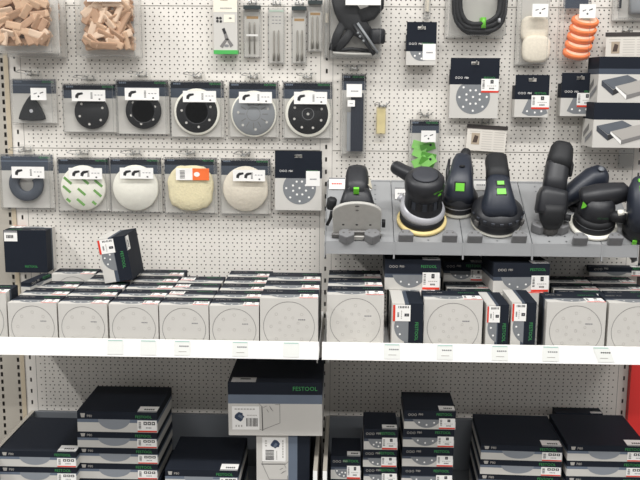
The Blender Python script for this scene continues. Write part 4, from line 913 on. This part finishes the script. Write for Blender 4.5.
M = Matrix.Translation((xu0, -0.36+0.11, TOPZ+up_w/2)) @ RY
big_carton('upright machine carton standing under the large lying one', up_w, 0.22, hv, M, True)
M = Matrix.Translation(((xa+xb)/2, YB+0.12, zb)) @ Matrix.Rotation(R(-0.6), 4, 'Y')
big_carton('large machine carton lying high under the white shelf', xb-xa, 0.24, zt-zb, M)

# ------------------------------------------------------------------ power tools on the sloping display
RT = Matrix.Rotation(TILT, 4, 'X')
def tool(name, label, cat, px, py, rz=0.0, lift=0.001):
    p = on_slope(px, py)+SN*lift
    o = bpy.data.objects.new(name, None); COL.objects.link(o); o.empty_display_size = 0.03
    o.matrix_world = Matrix.Translation(p) @ RT @ Matrix.Rotation(rz, 4, 'Z'); return tag(o, label, cat, 'power tools on the sloping display')
def rblock(g, a, b, mt, name, par, bv=0.003): g = MB(); g.box(a, b, mt); return bevel(g.build(name, par), bv)
# joiner
T = tool('joiner', 'dowel joiner with a grey metal fence plate and green button', 'joiner', 356.5, 226)
pts = [(-0.070, 0.0), (0.070, 0.0), (0.072, 0.085)]+[(0.072*math.cos(R(a)), 0.088+0.036*math.sin(R(a))) for a in range(15, 166, 15)]+[(-0.072, 0.085)]
g = MB(); g.prismy(pts, -0.052, -0.040, ALU); fp = bevel(g.build('fence_plate', T), 0.003)
g = MB()
for xx in (-0.040, 0.0, 0.040): g.disc(xx, 0.045, 0.004, -0.0526, INK, 10, 0.0028)
g.disc(0, 0.098, 0.005, -0.0526, ALUD, 10, 0.0028); g.disc(0, 0.113, 0.007, -0.0526, ALUD, 10, 0.0028); g.build('screw_holes', fp)
g = MB(); g.prismy([(-0.042, 0.0), (0.042, 0.0), (0.036, 0.020), (0.026, 0.030), (-0.026, 0.030), (-0.036, 0.020)], -0.066, -0.052, ALUD); bevel(g.build('fence_bracket', T), 0.004)
g = MB(); g.prismy([(-0.020, 0.002), (0.020, 0.002), (0.024, 0.016), (-0.024, 0.016)], -0.072, -0.066, ALU); bevel(g.build('bracket_face', T), 0.002)
for s in (-1, 1):
    g = MB(); g.prismy([(-0.018, 0), (0.018, 0), (0.018, 0.014), (-0.018, 0.016)], -0.062, -0.052, ALUD); bevel(g.build('fence_foot', T, (s*0.056, 0, 0.0)), 0.003)
g = MB(); g.box((-0.055, -0.04, 0.0), (0.055, 0.06, 0.012), ALUD); bevel(g.build('base_plate', T), 0.003)
g = MB(); g.loft([(0, -0.012, 0.072), (0, -0.002, 0.078), (0, 0.016, 0.088), (0, 0.034, 0.098)], [(0.050, 0.034), (0.052, 0.040), (0.046, 0.042), (0.040, 0.040)], BLACK, (1,0,0), 3.4, 28); g.build('gear_housing', T)
g = MB(); g.loft([(0, 0.015, 0.094), (0.0, 0.05, 0.108), (0.0, 0.092, 0.122), (0.0, 0.108, 0.127), (0.0, 0.113, 0.129)], [(0.038, 0.038), (0.036, 0.037), (0.034, 0.035), (0.030, 0.030), (0.020, 0.02)], BLACK, (1,0,0), 2.8, 28); g.build('motor_housing', T)
g = MB(); g.box((-0.008, -0.006, -0.009), (0.008, 0.004, 0.009), LIME); o = bevel(g.build('switch_button', T, (-0.003, -0.004, 0.135)), 0.002)
g = MB(); g.box((-0.0035, -0.020, -0.013), (0.0012, 0.020, 0.013), mat('pale_type_plate', (214, 206, 186), 0.5)); o = g.build('type_plate', T, (0.0335, 0.055, 0.124)); o.rotation_euler = (R(14), R(-38), 0)
g = MB(); g.lathe([(0.012, 0), (0.0145, 0.004), (0.0145, 0.030), (0.011, 0.034)], RUBBER, 18, 'z'); o = g.build('clamp_knob', T, (-0.078, -0.02, 0.080)); o.rotation_euler = (R(-10), R(10), 0)
g = MB(); g.tube([(-0.074, -0.025, 0.09), (-0.05, -0.03, 0.088)], 0.004, ALUD); g.build('knob_spindle', T)
g = MB(); g.loft([(0.074, -0.044, 0.045), (0.084, -0.044, 0.045)], [(0.012, 0.008)]*2, RUBBER, (0,0,1), 4.0, 12); g.build('fence_lever', T)
g = MB(); g.loft([(-0.088, -0.035, 0.03), (-0.078, -0.035, 0.055), (-0.074, -0.035, 0.08)], [(0.005, 0.004)]*3, RUBBER, (1,0,0), 3.0, 10); g.build('scale_arm', T)
# silver-collared sander
T = tool('random_orbit_sander', 'random orbit sander with silver collar, yellowish pad and rear handle', 'sander', 421.5, 222)
g = MB(); g.lathe([(0.071, 0), (0.0755, 0.004), (0.0755, 0.010), (0.073, 0.014)], YELLOW, 44); g.build('sanding_pad', T)
g = MB(); g.lathe([(0.066, 0.014), (0.0675, 0.018), (0.0675, 0.030), (0.064, 0.036)], RUBBER, 40); g.build('pad_skirt', T)
g = MB(); g.lathe([(0.060, -0.012), (0.067, -0.010), (0.0685, 0.004), (0.062, 0.016), (0.050, 0.020)], SILVER, 40); o = g.build('shroud', T, (0, 0.002, 0.050)); o.rotation_euler = (R(9), R(8), 0)
g = MB(); g.lathe([(0.050, 0.040), (0.0585, 0.050), (0.0585, 0.066), (0.0555, 0.076), (0.0545, 0.118), (0.0575, 0.124), (0.0590, 0.142), (0.057, 0.160), (0.049, 0.170), (0.026, 0.176), (0.004, 0.177)], BLACK, 36, sx=1.0, sy=1.0); mh = g.build('motor_housing', T)
g = MB(); g.lathe([(0.040, 0.1725), (0.036, 0.1775), (0.018, 0.1795), (0.002, 0.180)], mat('soft_grey_grip', (52, 54, 60), 0.6), 30); g.build('palm_cap', T)
for k in range(-3, 4):
    a = R(-90+k*17); g = MB(); g.box((-0.006, -0.0012, 0), (0.006, 0.002, 0.026), RUBBER if k % 2 else NAVYPL2); o = g.build('cooling_rib', T, (0.0555*math.cos(a), 0.0555*math.sin(a), 0.080)); o.rotation_euler = (0, 0, a+math.pi/2)
g = MB(); g.loft([(-0.010, 0.015, 0.142), (-0.032, 0.035, 0.142), (-0.058, 0.060, 0.142), (-0.078, 0.080, 0.142), (-0.086, 0.088, 0.142), (-0.089, 0.091, 0.142)], [(0.030, 0.024), (0.026, 0.022), (0.021, 0.020), (0.021, 0.020), (0.018, 0.017), (0.010, 0.010)], BLACK, (0,0,1), 2.2, 22); g.build('handle', T)
g = MB(); g.M = Matrix.Translation((0.036, -0.045, 0.142)) @ Matrix.Rotation(R(37), 4, 'Z'); g.text('FESTOOL', 0, 0, 0.006, -0.002, LIME, align='c'); g.build('lettering', T)
g = MB(); g.box((-0.006, -0.0015, -0.003), (0.006, 0.002, 0.003), LIME); o = g.build('speed_switch', T, (0.041, -0.0405, 0.132)); o.rotation_euler = (0, 0, R(43))
for (xx, yy) in ((-0.056, 0.03),):
    g = MB(); g.tube([(xx, yy, 0.06), (xx-0.012, yy+0.01, 0.066)], 0.012, SILVER, 14); g.build('dust_port', T)
# back sander with square green button
T = tool('gear_sander', 'dark sander with one square green button set further back', 'sander', 457, 208.5, R(-4))
g = MB(); g.lathe([(0.052, 0), (0.0565, 0.003), (0.0565, 0.010), (0.054, 0.014)], CREAM, 40); g.build('sanding_pad', T)
g = MB(); g.lathe([(0.054, 0.013), (0.057, 0.016), (0.058, 0.026), (0.056, 0.032), (0.056, 0.036), (0.060, 0.040), (0.059, 0.052), (0.052, 0.064), (0.045, 0.076)], BLACK, 40); sk_ = g.build('pad_guard', T)
g = MB(); g.lathe([(0.0570, 0.0330), (0.0578, 0.0345), (0.0570, 0.036)], SILVER, 40); g.build('trim_ring', sk_)
g = MB(); g.loft([(0, -0.010, 0.050), (0, -0.008, 0.068), (0.0, 0.006, 0.088), (0.003, 0.040, 0.104), (0.007, 0.082, 0.112), (0.010, 0.102, 0.114), (0.011, 0.109, 0.114)], [(0.048, 0.044), (0.046, 0.042), (0.041, 0.038), (0.034, 0.032), (0.030, 0.027), (0.026, 0.024), (0.02, 0.018)], NAVYPL, (1,0,0), 3.0, 28); g.build('motor_housing', T)
g = MB(); g.loft([(0.014, 0.098, 0.116), (0.018, 0.122, 0.120), (0.020, 0.134, 0.121), (0.021, 0.138, 0.121)], [0.018, 0.017, 0.015, 0.008], RUBBER, (1,0,0), 2.0, 18); g.build('dust_outlet', T)
for s in (-1, 1):
    g = MB(); g.loft([(s*0.036, 0.02, 0.075), (s*0.036, 0.06, 0.100), (s*0.032, 0.095, 0.112)], [(0.006, 0.018), (0.006, 0.016), (0.004, 0.01)], BLACK, (1,0,0), 3.0, 12); g.build('side_grip', T)
g = MB(); g.box((-0.013, -0.004, -0.012), (0.013, 0.004, 0.012), LIME); o = bevel(g.build('switch_button', T, (-0.001, -0.030, 0.102)), 0.003); o.rotation_euler = (R(-38), 0, 0)
g = MB(); g.box((-0.017, -0.002, -0.016), (0.017, 0.004, 0.016), RUBBER); o = bevel(g.build('switch_frame', T, (-0.001, -0.029, 0.1015)), 0.003); o.rotation_euler = (R(-38), 0, 0)
g = MB(); g.lathe([(0.009, 0), (0.009, 0.002)], RUBBER, 14); o = g.build('lock_dimple', T, (0.004, 0.030, 0.137)); o.rotation_euler = (R(8), 0, 0); o.scale = (1, 0.5, 1)
# large gear sander with two green switches
T = tool('gear_sander', 'large dark gear sander with two green switches in front', 'sander', 495.5, 223.5, R(2))
g = MB(); g.lathe([(0.070, 0), (0.074, 0.003), (0.074, 0.008), (0.070, 0.011)], CREAM, 44); g.build('sanding_pad', T)
g = MB(); g.lathe([(0.070, 0.010), (0.075, 0.014), (0.077, 0.024), (0.075, 0.034), (0.076, 0.038), (0.078, 0.044), (0.075, 0.056), (0.072, 0.060), (0.066, 0.066), (0.054, 0.074)], BLACK, 44); g.build('pad_guard', T)
for s in (-1, 1):
    g = MB(); g.box((-0.007, -0.006, -0.008), (0.007, 0.006, 0.008), ALUD); o = bevel(g.build('guard_screw', T, (s*0.066, -0.042, 0.036)), 0.002); o.rotation_euler = (0, 0, s*R(50))
g = MB(); g.loft([(0, -0.010, 0.050), (0, -0.006, 0.070), (0.0, 0.014, 0.092), (0.002, 0.045, 0.108), (0.005, 0.070, 0.114)], [(0.058, 0.054), (0.053, 0.050), (0.043, 0.042), (0.036, 0.035), (0.033, 0.032)], NAVYPL, (1,0,0), 2.8, 30); g.build('gear_housing', T)
g = MB(); g.loft([(0.003, 0.058, 0.112), (0.007, 0.095, 0.119), (0.010, 0.135, 0.123), (0.011, 0.153, 0.124), (0.011, 0.163, 0.124), (0.011, 0.166, 0.124)], [(0.0355, 0.034), (0.034, 0.032), (0.033, 0.030), (0.0335, 0.030), (0.028, 0.025), (0.018, 0.016)], RUBBER, (1,0,0), 3.0, 28); g.build('grip', T)
for (yy, zz, a_, b_, nm) in ((-0.008, 0.1235, 0.013, 0.009, 'gear_switch'), (0.017, 0.1365, 0.010, 0.006, 'power_switch')):
    g = MB(); g.box((-a_, -b_, -0.004), (a_, b_, 0.004), LIME); o = bevel(g.build(nm, T, (0.0015, yy, zz)), 0.002); o.rotation_euler = (R(28), 0, 0)
    g = MB(); g.box((-a_-0.003, -b_-0.003, -0.006), (a_+0.003, b_+0.003, 0.0015), RUBBER); o = bevel(g.build('switch_frame', T, (0.0015, yy, zz)), 0.002); o.rotation_euler = (R(28), 0, 0)
for k in range(9):
    a = R(-90+(k-4)*19); g = MB(); g.box((-0.005, -0.0015, 0), (0.005, 0.003, 0.010), NAVYPL2); o = bevel(g.build('guard_rib', T, (0.0755*math.cos(a), 0.0755*math.sin(a), 0.046)), 0.001); o.rotation_euler = (R(14), 0, a+math.pi/2)
# tall upright rotary sander
T = tool('rotary_sander', 'tall upright black rotary sander leaning on the wall side', 'sander', 549, 231)
g = MB(); g.lathe([(0.024, 0.0), (0.027, 0.004), (0.027, 0.022), (0.024, 0.028)], mat('grey_bristle', (84, 82, 80), 0.9, noise=0.2, scale=200), 26); g.build('brush_ring', T)
g = MB(); g.loft([(0, -0.002, 0.024), (0, 0.0, 0.042), (0, 0.01, 0.064), (0.001, 0.022, 0.078)], [(0.026, 0.026), (0.034, 0.030), (0.038, 0.034), (0.040, 0.036)], RUBBER, (1,0,0), 3.2, 24); g.build('gear_head', T)
g = MB(); g.loft([(-0.004, 0.010, 0.054), (-0.003, 0.016, 0.062), (0.002, 0.044, 0.098), (0.006, 0.056, 0.110)], [(0.040, 0.034), (0.044, 0.038), (0.043, 0.038), (0.038, 0.036)], BLACK, (1,0,0), 4.5, 28); hd_ = g.build('front_housing', T)
g = MB(); g.loft([(0.006, 0.050, 0.106), (0.012, 0.080, 0.126), (0.020, 0.115, 0.150), (0.022, 0.121, 0.154)], [(0.034, 0.034), (0.034, 0.034), (0.035, 0.035), (0.034, 0.034)], BLACK, (1,0,0), 2.8, 28); g.build('motor_housing', T)
g = MB(); g.loft([(0.022, 0.113, 0.148), (0.030, 0.137, 0.164), (0.038, 0.166, 0.184), (0.041, 0.176, 0.190), (0.042, 0.180, 0.192)], [(0.037, 0.037), (0.037, 0.037), (0.033, 0.033), (0.026, 0.026), (0.014, 0.014)], RUBBER, (1,0,0), 2.6, 28); g.build('end_cap', T)
g = MB(); g.loft([(0.058, 0.10, 0.13), (0.062, 0.125, 0.15), (0.060, 0.15, 0.168)], [(0.006, 0.01), (0.009, 0.012), (0.005, 0.008)], RUBBER, (1,0,0), 3.0, 12); g.build('side_switch', T)
g = MB(); g.tube([(0.030, 0.004, 0.05), (0.055, -0.004, 0.052)], 0.010, RUBBER, 14); g.build('handle_stub', T)
# small sander lying behind
T = tool('palm_sander', 'blue-black sander with a rounded head behind the front one', 'sander', 580, 206)
g = MB(); g.lathe([(0.040, 0), (0.042, 0.004), (0.040, 0.012)], RUBBER, 28); g.build('sanding_pad', T)
g = MB(); g.loft([(-0.075, -0.030, 0.036), (-0.045, -0.014, 0.048), (-0.005, 0.010, 0.064), (0.025, 0.026, 0.076), (0.050, 0.032, 0.078), (0.064, 0.033, 0.078), (0.073, 0.034, 0.078), (0.077, 0.034, 0.078)], [(0.020, 0.022), (0.030, 0.028), (0.036, 0.032), (0.041, 0.036), (0.044, 0.040), (0.038, 0.034), (0.026, 0.022), (0.012, 0.010)], NAVYPL, (0,0,1), 2.4, 26); hs_ = g.build('body', T)
g = MB(); g.lathe([(0.030, 0.010), (0.032, 0.03), (0.026, 0.055)], BLACK, 24); g.build('pad_skirt', T)
g = MB(); g.lathe([(0.009, 0), (0.009, 0.0015)], mat('grey_badge', (120, 124, 130), 0.4), 16); o = g.build('badge', T, (0.046, 0.020, 0.125)); o.rotation_euler = (R(18), 0, 0)
# front right sander
T = tool('random_orbit_sander', 'black sander with cream pad and pale hose connector at right', 'sander', 592.5, 227)
g = MB(); g.lathe([(0.066, 0), (0.071, 0.003), (0.071, 0.009), (0.067, 0.013)], CREAM, 44); g.build('sanding_pad', T)
g = MB(); g.lathe([(0.060, 0.012), (0.062, 0.016), (0.062, 0.026), (0.058, 0.030), (0.058, 0.033), (0.061, 0.036), (0.058, 0.048), (0.050, 0.054)], RUBBER, 40); sk_ = g.build('pad_skirt', T)
g = MB(); g.lathe([(0.0584, 0.0305), (0.0592, 0.0315), (0.0584, 0.0325)], GREYPL, 40); g.build('trim_ring', sk_)
g = MB(); g.lathe([(0.050, 0.050), (0.053, 0.056), (0.052, 0.078), (0.048, 0.092), (0.036, 0.110)], BLACK, 36); g.build('motor_housing', T)
g = MB(); g.M = Matrix.Translation((0.006, -0.0525, 0.070)); g.text('FESTOOL', 0, 0, 0.0055, -0.001, mat('dim_green_print', (60, 110, 70), 0.5), align='c'); g.build('lettering', T)
g = MB(); g.loft([(-0.052, 0.008, 0.098), (-0.045, 0.008, 0.100), (0.0, 0.012, 0.106), (0.05, 0.020, 0.110), (0.078, 0.026, 0.112), (0.086, 0.028, 0.112)], [(0.022, 0.022), (0.030, 0.030), (0.034, 0.034), (0.031, 0.030), (0.027, 0.026), (0.018, 0.018)], BLACK, (0,0,1), 2.6, 26); g.build('grip', T)
g = MB(); g.poly([(-0.006, 0.012), (-0.006, -0.012), (0.004, -0.005), (0.008, 0.002), (0.003, 0.007)], 0, LIME); o = g.build('green_arrow_mark', T, (-0.048, -0.026, 0.098)); o.rotation_euler = (R(-10), 0, R(-30))
g = MB(); g.loft([(0.030, -0.030, 0.066), (0.055, -0.036, 0.066), (0.072, -0.036, 0.066)], [(0.016, 0.016), (0.016, 0.015), (0.017, 0.016)], RUBBER, (0,0,1), 2.6, 18); g.build('dust_outlet', T)
g = MB(); g.loft([(0.050, -0.040, 0.084), (0.066, -0.038, 0.084)], [(0.008, 0.008)]*2, CREAM, (0,0,1), 3.0, 12); g.build('hose_connector', T)
g = MB(); g.tube([(0.066, -0.038, 0.084), (0.078, -0.034, 0.080), (0.090, -0.028, 0.060), (0.094, -0.026, 0.045)], 0.0025, CREAM, 8); g.build('cord', T)
# tool cut by the right edge
T = tool('gear_sander', 'dark sander with green switches cut off by the right picture edge', 'sander', 643, 234)
g = MB(); g.lathe([(0.058, 0), (0.062, 0.003), (0.062, 0.010), (0.058, 0.014)], RUBBER, 40); g.build('sanding_pad', T)
g = MB(); g.lathe([(0.058, 0.012), (0.064, 0.018), (0.064, 0.04), (0.054, 0.06)], BLACK, 40); g.build('pad_guard', T)
g = MB(); g.loft([(0, -0.010, 0.045), (0, -0.008, 0.085), (0, 0.010, 0.118), (0.0, 0.04, 0.140), (0.0, 0.062, 0.150), (0.0, 0.072, 0.152)], [(0.060, 0.05), (0.064, 0.05), (0.066, 0.044), (0.062, 0.036), (0.050, 0.026), (0.03, 0.012)], NAVYPL, (1,0,0), 3.4, 28); g.build('motor_housing', T)
for (yy, zz, b_, nm) in ((0.010, 0.170, 0.009, 'gear_switch'), (0.036, 0.180, 0.005, 'power_switch')):
    g = MB(); g.box((-0.013, -b_, -0.006), (0.013, b_, 0.004), LIME); o = bevel(g.build(nm, T, (-0.030, yy-0.004, zz-0.010)), 0.002); o.rotation_euler = (R(35), 0, 0)
g = MB(); g.box((-0.006, -0.003, -0.009), (0.006, 0.003, 0.009), LIME); bevel(g.build('lock_tab', T, (-0.040, -0.052, 0.006)), 0.002)

# rubber rest blocks
def rest_block(px, py, style, label):
    p = on_slope(px, py); g = MB()
    if style == 0: pts = [(0, -0.022), (0.023, -0.008), (0.023, 0.008), (0.012, 0.018), (-0.012, 0.018), (-0.023, 0.008), (-0.023, -0.008)]
    else: pts = [(-0.022, -0.014), (0.022, -0.014), (0.022, -0.004), (0.010, 0.014), (-0.010, 0.014), (-0.022, -0.004)]
    t_ = bpy.data.objects.new('rest_block', None); COL.objects.link(t_); t_.matrix_world = Matrix.Translation(p+SN*0.0006) @ RT; tag(t_, label, 'rest block', 'grey rest blocks')
    g.prism(pts, 0, 0.030, BLOCK); bevel(g.build('block', t_), 0.003)
    g = MB()
    for s in (-0.009, 0.009): g.lathe([(0.0032, 0.0301), (0.003, 0.0306)], ALUD, 10, 'z', (s, 0.0, 0))
    g.build('screw_pair', t_)
for (px, py, st, lab) in [(346.5, 240.5, 0, 'pointed grey rest block left below the joiner plate'), (372, 240.5, 0, 'pointed grey rest block right below the joiner plate'),
    (405.5, 240, 1, 'grey rest block left of the silver-collared sander pad'), (449, 240.5, 1, 'grey rest block right of the silver-collared sander pad'),
    (474, 241, 1, 'grey rest block left of the large gear sander pad'), (518, 241, 1, 'grey rest block right of the large gear sander pad'),
    (538.5, 231, 0, 'pointed grey rest block left below the upright rotary sander'), (560, 231.5, 0, 'pointed grey rest block right below the upright rotary sander'),
    (578.5, 243, 1, 'grey rest block left of the front right sander'), (613.5, 243, 1, 'grey rest block right of the front right sander')]:
    rest_block(px, py, st, lab)
